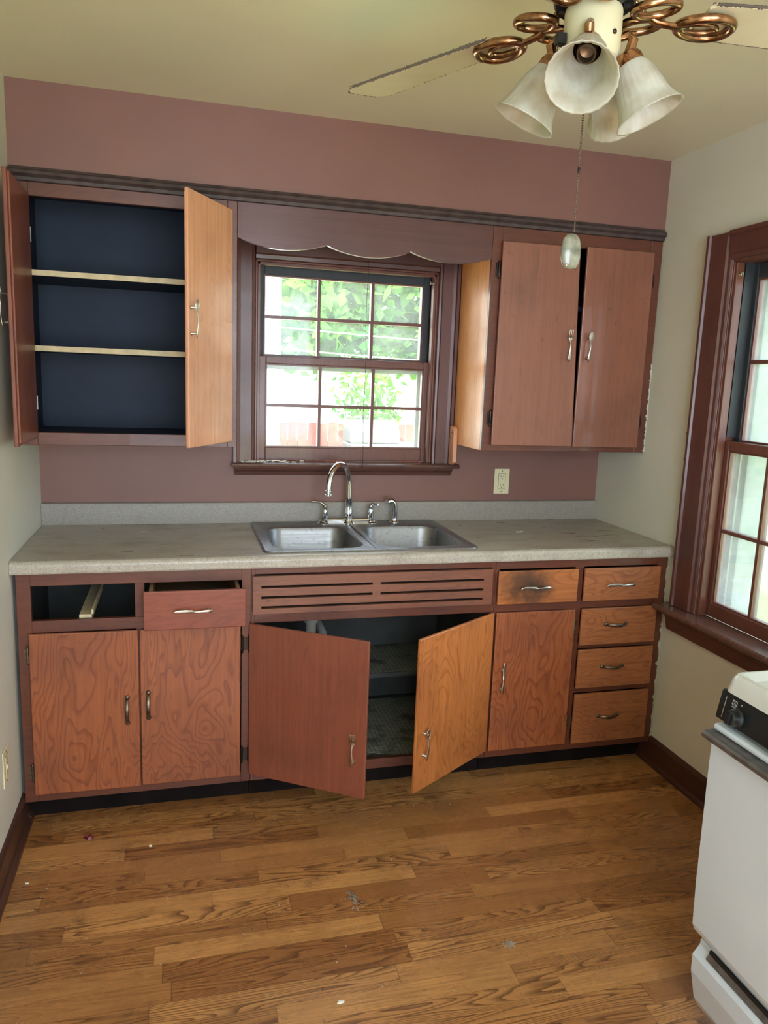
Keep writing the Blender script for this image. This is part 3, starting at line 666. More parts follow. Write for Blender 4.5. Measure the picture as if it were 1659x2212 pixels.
# ------------------------------------------------------------------ countertop
ct = thing('countertop', 'beige speckled laminate countertop running wall to wall with low backsplash', 'countertop', (1.2, -0.3, 0.877))
bm = BM()
nose = [(-0.565, 0.877), (-0.565, 0.915), (-0.600, 0.915)]+[(-0.606-0.017*math.sin(a), 0.898+0.017*math.cos(a)) for a in [k*PI/12 for k in range(0, 7)]]+[(-0.623, 0.879), (-0.621, 0.874), (-0.604, 0.874), (-0.604, 0.877)]
prism(bm, nose, 'x', E_, W-E_)
for b in ((E_, 0.815, -0.565, -0.060), (1.572, W-E_, -0.565, -0.060), (E_, W-E_, -0.060, -E_)): box(bm, b[0], b[1], b[2], b[3], 0.877, 0.915)
obj('worktop', bm, 'laminate', ct)
bm = BM(); prism(bm, [(-0.0205, 0.9152), (-0.0205, 0.990), (-0.018, 0.998), (-0.012, 1.001), (-E_, 1.001), (-E_, 0.9152)], 'x', E_, W-E_); obj('backsplash', bm, 'splash', ct)
# ring mark and scorch marks on the laminate belong to its surface
def flat(name, pts, z, th, mat, label, cat):
    bm = BM(); prism(bm, pts, 'z', z, z+th); return tag(obj(name, bm, mat), label, cat)
flat('paint_chip', [(1.868, -0.292), (1.882, -0.297), (1.896, -0.292), (1.908, -0.270), (1.903, -0.268), (1.893, -0.284), (1.872, -0.286)], 0.9152, 0.002, 'chip', 'curled white chip lying on the countertop beside the sink', 'chip')
bm = BM()
for (cx, cy) in ((0.38, -0.16), (0.388, -0.17), (0.372, -0.175)):
    pts = [(cx+random.uniform(0.6, 1)*0.010*math.cos(a), cy+random.uniform(0.6, 1)*0.008*math.sin(a)) for a in [k*PI/4 for k in range(8)]]
    prism(bm, pts, 'z', 0.9152, 0.9158+random.random()*0.0004)
M['mark'] = plain('dried_spill', (196, 188, 170), 0.7)
obj('dried_spill', bm, 'mark', ct)['label'] = 'dried pale spill'
bm = BM(); tube(bm, [(0.742+0.034*math.cos(a), -0.120+0.030*math.sin(a), 0.9152) for a in [k*PI/20 for k in range(40)]], 0.0016, 6, closed=True, flat=1.0)
bmesh.ops.scale(bm, vec=(1, 1, 0.3), space=Matrix.Translation((0, 0, -0.9152)), verts=bm.verts[:]); obj('ring_mark', bm, 'mark', ct)['label'] = 'pale ring left by a cup'

M['scorch'] = plain('dark_scuff', (60, 50, 44), 0.8)
for pts in ([(2.08, -0.40), (2.14, -0.42), (2.19, -0.40), (2.25, -0.38), (2.29, -0.395)], [(2.06, -0.46), (2.12, -0.485), (2.17, -0.50), (2.23, -0.505)], [(2.24, -0.30), (2.27, -0.29), (2.31, -0.30)]):
    bm = BM(); tube(bm, [(x, y, 0.9151) for x, y in pts], [0.0012, 0.0028, 0.0016, 0.0022, 0.001][:len(pts)], 6)
    bmesh.ops.scale(bm, vec=(1, 1, 0.15), space=Matrix.Translation((0, 0, -0.9151)), verts=bm.verts[:]); obj('scuff_mark', bm, 'scorch', ct)

# ------------------------------------------------------------------ sink
sk = thing('kitchen_sink', 'stainless steel double bowl drop in sink set in the beige countertop', 'sink', (1.195, -0.31, 0.915))
def rrect(cx, cy, hx, hy, r, n=12):
    pts = []
    for (sx_, sy_, a0) in ((1, 1, 0), (-1, 1, PI/2), (-1, -1, PI), (1, -1, 1.5*PI)):
        for k in range(n):
            a = a0+PI/2*k/(n-1); pts.append((cx+sx_*(hx-r)+r*math.cos(a), cy+sy_*(hy-r)+r*math.sin(a)))
    return pts
def bowl(bm, bx0, bx1, by0, by1, ox0, ox1, oy0, oy1, rl, rr):
    cx, cy, hx, hy = (bx0+bx1)/2, (by0+by1)/2, (bx1-bx0)/2, (by1-by0)/2
    n = 12
    inner = rrect(cx, cy, hx, hy, 0.075, n)
    ocx, ocy, ohx, ohy = (ox0+ox1)/2, (oy0+oy1)/2, (ox1-ox0)/2, (oy1-oy0)/2
    def outer(ins):
        pts = []
        for q, (sx_, sy_, a0) in enumerate(((1, 1, 0), (-1, 1, PI/2), (-1, -1, PI), (1, -1, 1.5*PI))):
            r = max((rr if sx_ > 0 else rl)-ins, 0.0005); ix = ins if (sx_ > 0 and rr > 0.01) or (sx_ < 0 and rl > 0.01) else 0
            for k in range(n):
                a = a0+PI/2*k/(n-1); pts.append((ocx+sx_*(ohx-ix-r)+r*math.cos(a), ocy+sy_*(ohy-ins-r)+r*math.sin(a)))
        return pts
    loops = [(outer(0), 0.9155), (outer(0.003), 0.920), (outer(0.008), 0.9215), (outer(0.014), 0.9195)]
    loops += [(rrect(cx, cy, hx+0.006, hy+0.006, 0.079, n), 0.9195), (inner, 0.917), (rrect(cx, cy, hx-0.006, hy-0.006, 0.070, n), 0.905),
              (rrect(cx, cy, hx-0.014, hy-0.014, 0.066, n), 0.79), (rrect(cx, cy, hx-0.022, hy-0.022, 0.062, n), 0.766), (rrect(cx, cy, hx-0.045, hy-0.045, 0.05, n), 0.757), (rrect(cx, cy, 0.05, 0.05, 0.0499, n), 0.753), (rrect(cx, cy, 0.038, 0.038, 0.0379, n), 0.747)]
    prev = None
    for pts, z in loops:
        L_ = [bm.verts.new((x, y, z)) for x, y in pts]
        if prev:
            for k in range(len(L_)): bm.faces.new((prev[k], prev[(k+1) % len(L_)], L_[(k+1) % len(L_)], L_[k]))
        prev = L_
    bm.faces.new(prev)
bm = BM()
bowl(bm, 0.838, 1.172, -0.532, -0.150, 0.795, 1.198, -0.580, -0.030, 0.03, 0.0005)
bowl(bm, 1.224, 1.556, -0.532, -0.150, 1.198, 1.592, -0.580, -0.030, 0.0005, 0.03)
o = obj('basin', bm, 'steel', sk, smooth='auto')
for cx in (1.005, 1.39):
    bm = BM(); lathe(bm, [(0.037, 0), (0.037, 0.002), (0.028, 0.003), (0.024, 0.001), (0.010, 0.001), (0.008, 0.006), (0.001, 0.007)], (cx, -0.341, 0.7475), segs=20); obj('drain', bm, 'chrome', sk, smooth='auto')

# ------------------------------------------------------------------ faucet
fc = thing('faucet', 'chrome bridge faucet with high arched spout and two levers behind the sink', 'faucet', (1.2, -0.075, 0.92))
FY = -0.075
bm = BM(); box(bm, 1.094, 1.302, FY-0.020, FY+0.020, 0.9197, 0.9215)
for cx in (1.094, 1.302): lathe(bm, [(0.026, 0), (0.026, 0.002), (0.020, 0.006), (0.016, 0.012)], (cx, FY, 0.9197))
tube(bm, [(1.10, FY, 0.932), (1.298, FY, 0.932)], 0.0095, 16); box(bm, 1.10, 1.298, FY-0.0125, FY+0.0125, 0.9213, 0.933)
lathe(bm, [(0.026, 0), (0.026, 0.003), (0.021, 0.008), (0.018, 0.018), (0.017, 0.022)], (1.2, FY, 0.9197))
obj('bridge', bm, 'chrome', fc, smooth='auto')
bm = BM()
lathe(bm, [(0.019, 0.018), (0.0195, 0.024), (0.017, 0.028), (0.0185, 0.034), (0.0165, 0.046), (0.0150, 0.070), (0.0150, 0.092), (0.0165, 0.098), (0.0168, 0.102), (0.0125, 0.106)], (1.2, FY, 0.9197), segs=28)
A, B = Vector((1.2, FY, 0)), Vector((1.088, -0.205, 0)); half = (B-A)/2; cc = A+half; rad = half.length
pts = [(A.x, A.y, 1.02), (A.x, A.y, 1.055)]
for k in range(0, 23):
    a = PI*k/22*1.02; q = cc-half*math.cos(a); pts.append((q.x, q.y, 1.085+0.090*math.sin(a)))
pts = [p for p in pts]
tube(bm, pts, 0.0112, 18)
obj('spout', bm, 'chrome', fc, smooth='auto')
e = Vector(pts[-1]); bm = BM(); lathe(bm, [(0.0118, 0), (0.0118, 0.004), (0.0150, 0.006), (0.0150, 0.009), (0.0120, 0.011), (0.0120, 0.020), (0.0155, 0.023), (0.0155, 0.027), (0.010, 0.029)], e+Vector((0, 0, 0.004)), (-0.04, -0.04, -1)); obj('aerator', bm, 'chrome', fc, smooth='auto')
for cx, tip, m in ((1.100, (1.040, -0.078, 1.012), (1.075, FY, 1.010)), (1.296, (1.312, -0.130, 1.006), (1.302, -0.10, 1.004))):
    bm = BM(); lathe(bm, [(0.0175, 0.006), (0.0175, 0.010), (0.0125, 0.014), (0.0120, 0.020), (0.0135, 0.026), (0.0115, 0.055), (0.0100, 0.066), (0.0115, 0.070), (0.0080, 0.078), (0.003, 0.081)], (cx, FY, 0.9197), segs=24)
    tube(bm, [(cx, FY, 0.993), ((cx+m[0])/2, (FY+m[1])/2, 1.004), m, ((tip[0]+m[0])/2, (tip[1]+m[1])/2, (tip[2]+m[2])/2+0.001), tip], [0.006, 0.0055, 0.0048, 0.0045, 0.0050], 12)
    obj('lever_handle', bm, 'chrome', fc, smooth='auto')
sp_ = thing('side_sprayer', 'chrome side sprayer standing on the sink ledge beside the faucet', 'sprayer', (1.400, FY, 0.92))
bm = BM(); lathe(bm, [(0.021, 0), (0.021, 0.003), (0.015, 0.007), (0.012, 0.012), (0.012, 0.020)], (1.400, FY, 0.9197), segs=24); obj('holder', bm, 'chrome', sp_, smooth='auto')
bm = BM(); tube(bm, [(1.400, FY, 0.938), (1.401, FY, 0.955), (1.401, FY, 0.975), (1.400, FY, 0.992), (1.395, FY-0.002, 1.006), (1.386, FY-0.005, 1.014), (1.373, FY-0.010, 1.014), (1.364, FY-0.013, 1.009)], [0.011, 0.0125, 0.0135, 0.0135, 0.013, 0.0125, 0.012, 0.013], 18)
obj('spray_head', bm, 'chrome', sp_, smooth='auto')

# ------------------------------------------------------------------ outlets
def outlet(name, label, org, right, nrm):
    """GFCI plate: org = centre on the wall"""
    org, right, nrm = Vector(org), Vector(right), Vector(nrm); up = Vector((0, 0, 1))
    mtx = Matrix(((right.x, nrm.x, up.x, org.x), (right.y, nrm.y, up.y, org.y), (right.z, nrm.z, up.z, org.z), (0, 0, 0, 1)))
    root = thing(name, label, 'outlet', tuple(org))
    def part(nm, mat, boxes, bev=0.0):
        bm = BM()
        for b in boxes: box(bm, *b)
        return obj(nm, xf(bm, mtx), mat, root, bev)
    part('plate', 'ivory', [(-0.036, 0.036, 0.0005, 0.005, -0.057, 0.057)], 0.0015)
    part('receptacle', 'ivory', [(-0.0168, 0.0168, 0.004, 0.0075, -0.034, 0.034)], 0.001)
    part('button', 'ivory', [(-0.007, 0.007, 0.0075, 0.0095, -0.0065, 0.0065)], 0.0006)
    b = [(-0.0180, -0.0168, 0.004, 0.0055, -0.035, 0.035), (0.0168, 0.0180, 0.004, 0.0055, -0.035, 0.035), (-0.018, 0.018, 0.004, 0.0055, 0.034, 0.035), (-0.018, 0.018, 0.004, 0.0055, -0.035, -0.034)]
    for s in (1, -1):
        b += [(-0.0075, -0.0055, 0.0074, 0.0078, s*0.019-0.0045+0.003, s*0.019+0.0045+0.003), (0.0055, 0.0075, 0.0074, 0.0078, s*0.019-0.0045+0.003, s*0.019+0.0045+0.003), (-0.0025, 0.0025, 0.0074, 0.0078, s*0.019-0.010, s*0.019-0.005)]
    b += [(-0.002, 0.002, 0.0049, 0.0058, 0.045, 0.049), (-0.002, 0.002, 0.0049, 0.0058, -0.049, -0.045)]
    part('socket_slots', 'slot', b)
outlet('wall_outlet', 'ivory wall outlet on the mauve wall above the countertop', (1.916, 0, 1.088), (1, 0, 0), (0, -1, 0))
outlet('wall_outlet', 'ivory wall outlet low on the cream wall near the base cabinet', (0, -0.797, 0.325), (0, 1, 0), (1, 0, 0))

# ------------------------------------------------------------------ ceiling fan with four light shades
FX, FYc = 1.263, -1.75
fan = thing('ceiling_fan', 'ceiling fan with dusty pale blades, brass irons and four frosted glass shades', 'ceiling fan', (FX, FYc, ZC))
C0 = (FX, FYc, 0)
bm = BM(); lathe(bm, [(0.07, ZC-0.001), (0.072, ZC-0.02), (0.05, ZC-0.045), (0.02, ZC-0.05), (0.018, 2.345), (0.06, 2.34), (0.115, 2.325), (0.125, 2.30), (0.125, 2.262), (0.10, 2.248), (0.06, 2.244)], C0, segs=40); obj('motor_housing', bm, 'fancream', fan, smooth='auto')
bm = BM(); lathe(bm, [(0.030, 2.2055), (0.070, 2.208), (0.074, 2.214), (0.074, 2.240), (0.055, 2.246)], C0, segs=32)
for k in range(12):
    a = k*PI/6; box(bm, FX+0.055*math.cos(a)-0.006, FX+0.055*math.cos(a)+0.006, FYc+0.055*math.sin(a)-0.006, FYc+0.055*math.sin(a)+0.006, 2.202, 2.212)
obj('flywheel', bm, 'black', fan, smooth='auto')
bm = BM(); lathe(bm, [(0.030, 2.205), (0.051, 2.202), (0.0525, 2.196), (0.0525, 2.128), (0.050, 2.118), (0.030, 2.104), (0.010, 2.100), (0.008, 2.085), (0.001, 2.082)], C0, segs=40); obj('switch_housing', bm, 'fancream', fan, smooth='auto')
for k in range(3):
    a = k*2*PI/3-1.25; bm = BM(); lathe(bm, [(0.004, 0.051), (0.0045, 0.055), (0.002, 0.057)], (FX, FYc, 2.150), (math.cos(a), math.sin(a), 0), 10)
    obj('screw', bm, 'hinge', fan)
def blade_and_iron(deg):
    R = Matrix.Translation((FX, FYc, 0)) @ Matrix.Rotation(math.radians(deg), 4, 'Z')
    zb = 2.200; pitch = Matrix.Translation((0, 0, zb)) @ Matrix.Rotation(math.radians(-9), 4, 'X') @ Matrix.Translation((0, 0, -zb))
    bm = BM(); n = 10; pts = []
    w0, w1, r0, r1 = 0.050, 0.066, 0.205, 0.640
    pts += [(r0, -w0+0.012), (r0+0.012, -w0)]
    pts += [(r1-0.045+0.045*math.sin(a), -w1+0.045-0.045*math.cos(a)) for a in [PI/2*k/8 for k in range(9)]]
    pts += [(r1-0.045+0.045*math.cos(a), w1-0.045+0.045*math.sin(a)) for a in [PI/2*k/8 for k in range(9)]]
    pts += [(r0+0.012, w0), (r0, w0-0.012)]
    prism(bm, pts, 'z', zb, zb+0.006); xf(bm, R @ pitch)
    bl = obj('blade', bm, 'blade', fan, 0.001)
    bm = BM()      # dust gathered along the edges
    for i in range(700):
        s = random.choice((-1, 1)) if random.random() < 0.72 else 0; u = random.random()
        if s: x = r0+(r1-r0-0.03)*u; y = s*(w0+(w1-w0)*u)
        else: y = random.uniform(-w1+0.02, w1-0.02); x = r1-0.004*random.random()
        r = random.uniform(0.0008, 0.0021); lathe(bm, [(0.0002, -r), (r, -r*0.3), (r*0.8, r*0.6), (0.0002, r)], (x, y, zb+0.003+random.uniform(-0.003, 0.003)), (random.uniform(-1, 1), random.uniform(-1, 1), 1), 5)
    for s in (-1, 1):
        tube(bm, [(r0+0.01+(r1-r0-0.05)*i/40, s*(w0+(w1-w0)*(i/40)+0.0004), zb+0.003) for i in range(41)], [0.0022+0.0012*random.random() for _ in range(41)], 6)
    xf(bm, R @ pitch); dd = obj('dust', bm, 'dust', bl); dd['kind'] = 'stuff'
    bm = BM()      # iron: arm from the flywheel down to looped rings under the blade
    tube(bm, [(0.055, 0, 2.232), (0.075, 0, 2.222), (0.095, 0, 2.205), (0.120, 0, 2.192), (0.165, 0, 2.188), (0.185, 0, 2.190)], [0.010, 0.010, 0.009, 0.009, 0.009, 0.007], 12, flat=0.6, flatdir=(0, 0, 1))
    for s in (-1, 1):   # two scrolls by the hub
        tube(bm, [(0.105+0.040*math.cos(a)+0.0, s*(0.034+0.030*math.sin(a)), 2.200+0.006*math.cos(a)) for a in [k*PI/12 for k in range(24)]], 0.0078, 10, closed=True)
    tube(bm, [(0.216+0.052*math.cos(a), 0.040*math.sin(a)*(1+0.15*math.cos(a)), 2.1915) for a in [k*PI/16 for k in range(32)]], 0.0085, 10, closed=True)
    tube(bm, [(0.206+0.034*math.cos(a), 0.018*math.sin(a), 2.1900) for a in [k*PI/14 for k in range(28)]], 0.0050, 10, closed=True)
    xf(bm, R); obj('blade_iron', bm, 'brass', fan, smooth=True)
t = NT('pale_fan_blade'); n1 = t.noise(t.mapv((1, 1, 1)), 8, 3)
t.bsdf(t.mix(t.ramp(n1, 0.3, 0.7), lin((206, 198, 164)), lin((190, 180, 146))), 0.32); M['blade'] = t.m
M['dust'] = plain('grey_dust', (92, 84, 72), 0.95, var=0.3)
for a in (118.5, -8.0, 234.0): blade_and_iron(a)
for ang_, tilt_ in ((237, 43), (150, 27), (40, 60), (-30, 26)):
    a = math.radians(ang_); d = Vector((math.cos(a), math.sin(a), 0)); tl = math.radians(tilt_)
    ax = d*math.sin(tl)+Vector((0, 0, -math.cos(tl)))
    N = Vector((FX, FYc, 2.120))+d*0.052
    bm = BM(); tube(bm, [Vector((FX, FYc, 2.150))+d*0.040, Vector((FX, FYc, 2.156))+d*0.064, Vector((FX, FYc, 2.148))+d*0.074, N+ax*0.004+d*0.012], [0.007, 0.008, 0.009, 0.010], 12)
    lathe(bm, [(0.012, -0.006), (0.022, -0.002), (0.026, 0.006), (0.027, 0.018), (0.024, 0.019), (0.022, 0.008), (0.012, 0.002)], N+d*0.012, ax, 24)
    arm = obj('lamp_holder', bm, 'brass', fan, smooth='auto')
    bm = BM(); lathe(bm, [(0.015, 0.004), (0.017, 0.010), (0.017, 0.034), (0.014, 0.036), (0.012, 0.022), (0.004, 0.020)], N+d*0.012, ax, 20); obj('bulb_socket', bm, 'socket' if 'socket' in M else 'oldmetal', arm, smooth='auto')
    bm = BM(); prof = [(0.0245, 0.008), (0.0265, 0.018), (0.0335, 0.030), (0.0390, 0.046), (0.0430, 0.066), (0.0470, 0.084), (0.0520, 0.098), (0.0600, 0.112), (0.0625, 0.115)]
    prof = prof+[(r-0.0028, h-0.0012) for r, h in prof[::-1]]
    lathe(bm, prof, N+d*0.012, ax, 72, cap=False, flute=0.014, nfl=24)
    obj('lamp_shade', bm, 'shade', fan, smooth=True)
def chain(x, y, z0, z1, parent, name='pull_chain'):
    bm = BM(); tube(bm, [(x, y, z0), (x, y, z1)], 0.0007, 5); z = z0
    while z > z1:
        lathe(bm, [(0.0002, -0.0017), (0.0019, -0.0009), (0.0019, 0.0009), (0.0002, 0.0017)], (x, y, z), (0, 0, 1), 6); z -= 0.0045
    return obj(name, bm, 'oldmetal', parent)
chain(FX-0.006, FYc, 2.085, 1.812, fan)
bm = BM(); lathe(bm, [(0.002, -0.006), (0.003, 0), (0.002, 0.006)], (FX-0.006, FYc, 1.925), segs=10); obj('chain_link', bm, 'hinge', fan)
bm = BM()
prof = [(0.002, 0.034), (0.010, 0.032), (0.0170, 0.024), (0.0208, 0.008), (0.0205, -0.010), (0.0175, -0.022), (0.0125, -0.0300), (0.002, -0.032)]
lathe(bm, prof, (FX-0.010, FYc, 1.776), segs=28); bmesh.ops.scale(bm, vec=(1, 0.45, 1), space=Matrix.Translation((-FX, -FYc, 0)), verts=bm.verts[:])
obj('pull_fob', bm, 'glaze', fan, smooth=True)['label'] = 'flat oval marbled fob'
bm = BM(); box(bm, FX-0.071, FX-0.055, FYc-0.008, FYc+0.010, 2.136, 2.154); obj('switch', bm, 'black', fan)
chain(FX-0.068, FYc, 2.136, 2.085, fan)

# ------------------------------------------------------------------ stove
SX0, SX1, SY1, SY0 = 1.700, 2.360, -1.775, -2.535
st = thing('stove', 'white gas range with black control panel standing against the side wall', 'stove', ((SX0+SX1)/2, (SY0+SY1)/2, 0))
bm = BM(); prism(bm, [(1.750, 0.035), (1.745, 0.060), (1.728, 0.215), (1.728, 0.740), (1.722, 0.765), (1.722, 0.860), (SX1, 0.860), (SX1, 0.035)], 'y', SY0+0.003, SY1-0.003); obj('body', bm, 'enamel', st, 0.003)
bm = BM(); prism(bm, [(1.7215, 0.745), (1.688, 0.745), (1.688, 0.735), (1.687, 0.680), (1.690, 0.383), (1.694, 0.268), (1.700, 0.252), (1.726, 0.226), (1.7275, 0.226), (1.7275, 0.735)], 'y', SY0, SY1)
obj('oven_door', bm, 'enamel', st, 0.004, segs=3)
bm = BM(); prism(bm, [(1.721, 0.7455), (1.664, 0.7455), (1.660, 0.750), (1.660, 0.758), (1.665, 0.762), (1.721, 0.7665)], 'y', SY0-0.002, SY1+0.004); obj('door_handle', bm, 'greymetal', st, 0.0015)
bm = BM(); prism(bm, [(1.7215, 0.767), (1.694, 0.7645), (1.686, 0.768), (1.684, 0.775), (1.688, 0.781), (1.698, 0.783), (1.7215, 0.783)], 'y', SY0+0.004, SY1-0.004); obj('door_cap', bm, 'enamel', st, 0.002)
bm = BM(); prism(bm, [(1.723, 0.794), (1.6905, 0.794), (1.689, 0.798), (1.7005, 0.858), (1.704, 0.861), (1.723, 0.861)], 'y', SY0, SY1)
cp = obj('control_panel', bm, 'blackgloss', st, 0.0015)
pn = Vector((-0.982, 0, 0.188)).normalized()
def onpanel(s, y): return Vector((1.6890, y, 0.798))+Vector((0.188, 0, 0.982))*s   # s metres up the panel
M['print'] = plain('grey_print', (168, 174, 172), 0.5)
def pquad(bm, s0, s1, y0, y1, lift=0.0006):
    vs_ = []
    for l in (0.0, lift):
        for (s, y) in ((s0, y0), (s1, y0), (s1, y1), (s0, y1)):
            vs_.append(bm.verts.new(onpanel(s, y)+pn*l))
    for f in ((0, 1, 2, 3), (4, 7, 6, 5), (0, 4, 5, 1), (1, 5, 6, 2), (2, 6, 7, 3), (3, 7, 4, 0)): bm.faces.new([vs_[i] for i in f])
for i, y in enumerate((-1.838, -1.985, -2.155, -2.32, -2.47)):
    o3 = onpanel(0.020, y)
    bm = BM(); lathe(bm, [(0.0225, 0.0005), (0.0225, 0.004), (0.0185, 0.008), (0.0165, 0.020), (0.013, 0.023), (0.002, 0.0235)], o3, pn, 28)
    box_ = BM(); b2 = box(bm, -0.005, 0.005, -0.014, 0.014, 0, 0.006)
    u, v = Vector((0.188, 0, 0.982)), Vector((0, 1, 0))
    for vv in b2:
        c_ = vv.co.copy(); vv.co = o3+v*c_.x+u*c_.y+pn*(0.022+c_.z)
    obj('knob', bm, 'black', cp, smooth='auto')
bm = BM()   # printed marks on the panel: rule, oven icon, dot
pquad(bm, 0.004, 0.052, SY1-0.019, SY1-0.0178)
for y in (-1.820,):
    pquad(bm, 0.0525, 0.0540, y-0.006, y+0.006); pquad(bm, 0.0430, 0.0445, y-0.008, y+0.007); pquad(bm, 0.0445, 0.0525, y+0.005, y+0.0065); pquad(bm, 0.0445, 0.0525, y-0.0078, y-0.0065); pquad(bm, 0.0465, 0.0475, y-0.004, y+0.003); pquad(bm, 0.0500, 0.0508, y-0.004, y+0.003)
    pquad(bm, 0.0375, 0.0385, y-0.007, y+0.006); pquad(bm, 0.0395, 0.0405, y-0.006, y+0.005)
pquad(bm, 0.050, 0.0525, -1.8425, -1.8400)
obj('panel_marks', bm, 'print', cp)
# cooktop: outer lip and recessed pan
bm = BM()
lipx = [(1.6985, 0.8615), (1.6995, 0.868), (1.706, 0.893), (1.713, 0.902), (1.722, 0.904), (1.732, 0.900), (1.745, 0.890)]
x1_ = SX1
loops = []
for (x, z) in lipx:
    i = x-1.6985
    loops.append([bm.verts.new(q) for q in [(px_, py_, z) for px_, py_ in rrect((1.6985+x1_)/2, (SY0+SY1)/2, (x1_-1.6985)/2-i*0.9, (SY1-SY0)/2-i*0.9, max(0.004, 0.028-i*0.4), 8)]])
for a, b in zip(loops, loops[1:]):
    for k in range(len(a)): bm.faces.new((a[k], a[(k+1) % len(a)], b[(k+1) % len(a)], b[k]))
bm.faces.new(loops[0][::-1]); bm.faces.new(loops[-1])
tp = obj('cooktop', bm, 'enamelcream', st, smooth='auto')
M['burned'] = plain('burned_drip_pan', (150, 118, 74), 0.35, 0.7, var=0.5, vscale=50)
for (bx_, by_) in ((1.865, -1.975), (2.13, -1.975), (1.865, -2.335), (2.13, -2.335)):
    bm = BM(); lathe(bm, [(0.108, 0.0), (0.110, 0.003), (0.104, 0.0045), (0.090, -0.002+0.004), (0.05, 0.0015), (0.02, 0.0012)], (bx_, by_, 0.8903), segs=36); bp = obj('drip_pan', bm, 'chrome', tp, smooth='auto')
    bm = BM(); lathe(bm, [(0.088, 0.0025), (0.06, 0.003), (0.03, 0.0026)], (bx_, by_, 0.8903), segs=30); obj('burned_crust', bm, 'burned', bp)
    bm = BM(); lathe(bm, [(0.030, 0.003), (0.034, 0.010), (0.034, 0.020), (0.026, 0.026), (0.004, 0.028)], (bx_, by_, 0.8903), segs=24); obj('burner_head', bm, 'oldmetal', bp, smooth='auto')
    bm = BM()
    for k in range(4):
        a = k*PI/2+PI/4; c_, s_ = math.cos(a), math.sin(a)
        tube(bm, [(bx_+0.100*c_, by_+0.100*s_, 0.896), (bx_+0.096*c_, by_+0.096*s_, 0.922), (bx_+0.085*c_, by_+0.085*s_, 0.926), (bx_+0.028*c_, by_+0.028*s_, 0.926)], 0.0036, 8)
    tube(bm, [(bx_+0.100*math.cos(a), by_+0.100*math.sin(a), 0.8965) for a in [k*PI/16 for k in range(32)]], 0.0034, 8, closed=True)
    obj('grate', bm, 'black', bp, smooth=True)
# drawer at the bottom with its dark grip slot
bm = BM(); prism(bm, [(1.7275, 0.222), (1.723, 0.222), (1.722, 0.208), (1.704, 0.184), (1.7045, 0.140), (1.722, 0.062), (1.736, 0.036), (1.7495, 0.036), (1.7275, 0.190)], 'y', SY0, SY1); dw = obj('bottom_drawer', bm, 'enamel', st, 0.003, segs=3)
bm = BM(); prism(bm, [(1.7205, 0.207), (1.7125, 0.196), (1.7085, 0.200), (1.7165, 0.213)], 'y', SY0+0.04, SY1-0.040); obj('grip_strip', bm, 'greymetal', dw, 0.0008)
bm = BM(); prism(bm, [(1.7228, 0.2225), (1.7215, 0.209), (1.7155, 0.214), (1.7165, 0.2225)], 'y', SY0+0.042, SY1-0.042); obj('grip_slot', bm, 'black', dw)
bm = BM(); box(bm, 1.790, SX1-0.01, SY0+0.02, SY1-0.02, 0.0, 0.034); obj('plinth', bm, 'black', st)
bm = BM(); prism(bm, [(SX1-0.075, 0.861), (SX1-0.065, 1.05), (SX1-0.055, 1.06), (SX1, 1.06), (SX1, 0.861)], 'y', SY0, SY1); obj('backguard', bm, 'enamel', st, 0.004)

# ------------------------------------------------------------------ litter on the floor
def blob(name, x, y, z, r, mat, label, cat, h=0.003, n=9, el=0.6):
    bm = BM(); a0 = random.random()
    top = []; bot = []
    for k in range(n):
        a = a0+2*PI*k/n; q = r*random.uniform(0.55, 1.0); px_, py_ = x+q*math.cos(a), y+el*q*math.sin(a)
        bot.append(bm.verts.new((px_, py_, z))); top.append(bm.verts.new((x+(px_-x)*0.8, y+(py_-y)*0.8, z+h*random.uniform(0.5, 1))))
    c_ = bm.verts.new((x, y, z+h)); bm.faces.new(bot[::-1])
    for k in range(n):
        bm.faces.new((bot[k], bot[(k+1) % n], top[(k+1) % n], top[k])); bm.faces.new((top[k], top[(k+1) % n], c_))
    return tag(obj(name, bm, mat), label, cat)
M['redwrap'] = plain('dark_red_wrapper', (104, 26, 30), 0.25, coat=0.4, var=0.3, vscale=80)
M['dryleaf'] = plain('dry_leaf', (150, 132, 112), 0.8, var=0.3, vscale=60)
blob('wrapper', 0.222, -0.708, 0.0003, 0.020, 'redwrap', 'crumpled dark red wrapper on the floor near the corner', 'wrapper', 0.012)
blob('paint_chip', 0.416, -0.793, 0.0003, 0.008, 'chip', 'round white chip lying on the floor boards near the red wrapper', 'chip', 0.004)
blob('paint_chip', 0.069, -0.91, 0.0003, 0.008, 'chip', 'thin white chip on the floor beside the cream wall', 'chip', 0.003, el=0.4)
blob('paint_chip', 0.891, -1.541, 0.0003, 0.012, 'chip', 'white scrap of paint on the floor in the glare at the front', 'chip', 0.003)
M['lint'] = plain('grey_lint', (158, 148, 132), 0.95, var=0.3, vscale=120)
bm = BM()
for i in range(26):
    p0 = Vector((1.004+random.gauss(0, 0.009), -1.190+random.gauss(0, 0.018), 0.002)); pts = [p0]
    for k in range(5): pts.append(pts[-1]+Vector((random.gauss(0, 0.005), random.gauss(0, 0.007), random.uniform(-0.001, 0.002))))
    for q in pts: q.z = max(q.z, 0.001)
    tube(bm, pts, 0.0006, 4)
tag(obj('dust_bunny', bm, 'lint'), 'clump of grey lint and hair on the floor boards', 'lint')
bm = BM(); top = []
for k in range(14):
    a = 2*PI*k/14; q = 0.021*(1 if k % 2 == 0 else 0.55); top.append((1.385+q*math.cos(a), -1.449+q*0.8*math.sin(a)))
prism(bm, top, 'z', 0.0004, 0.0022)
tag(obj('dry_leaf', bm, 'dryleaf'), 'small curled dry leaf lying on the floor boards before the stove', 'leaf')
bm = BM()
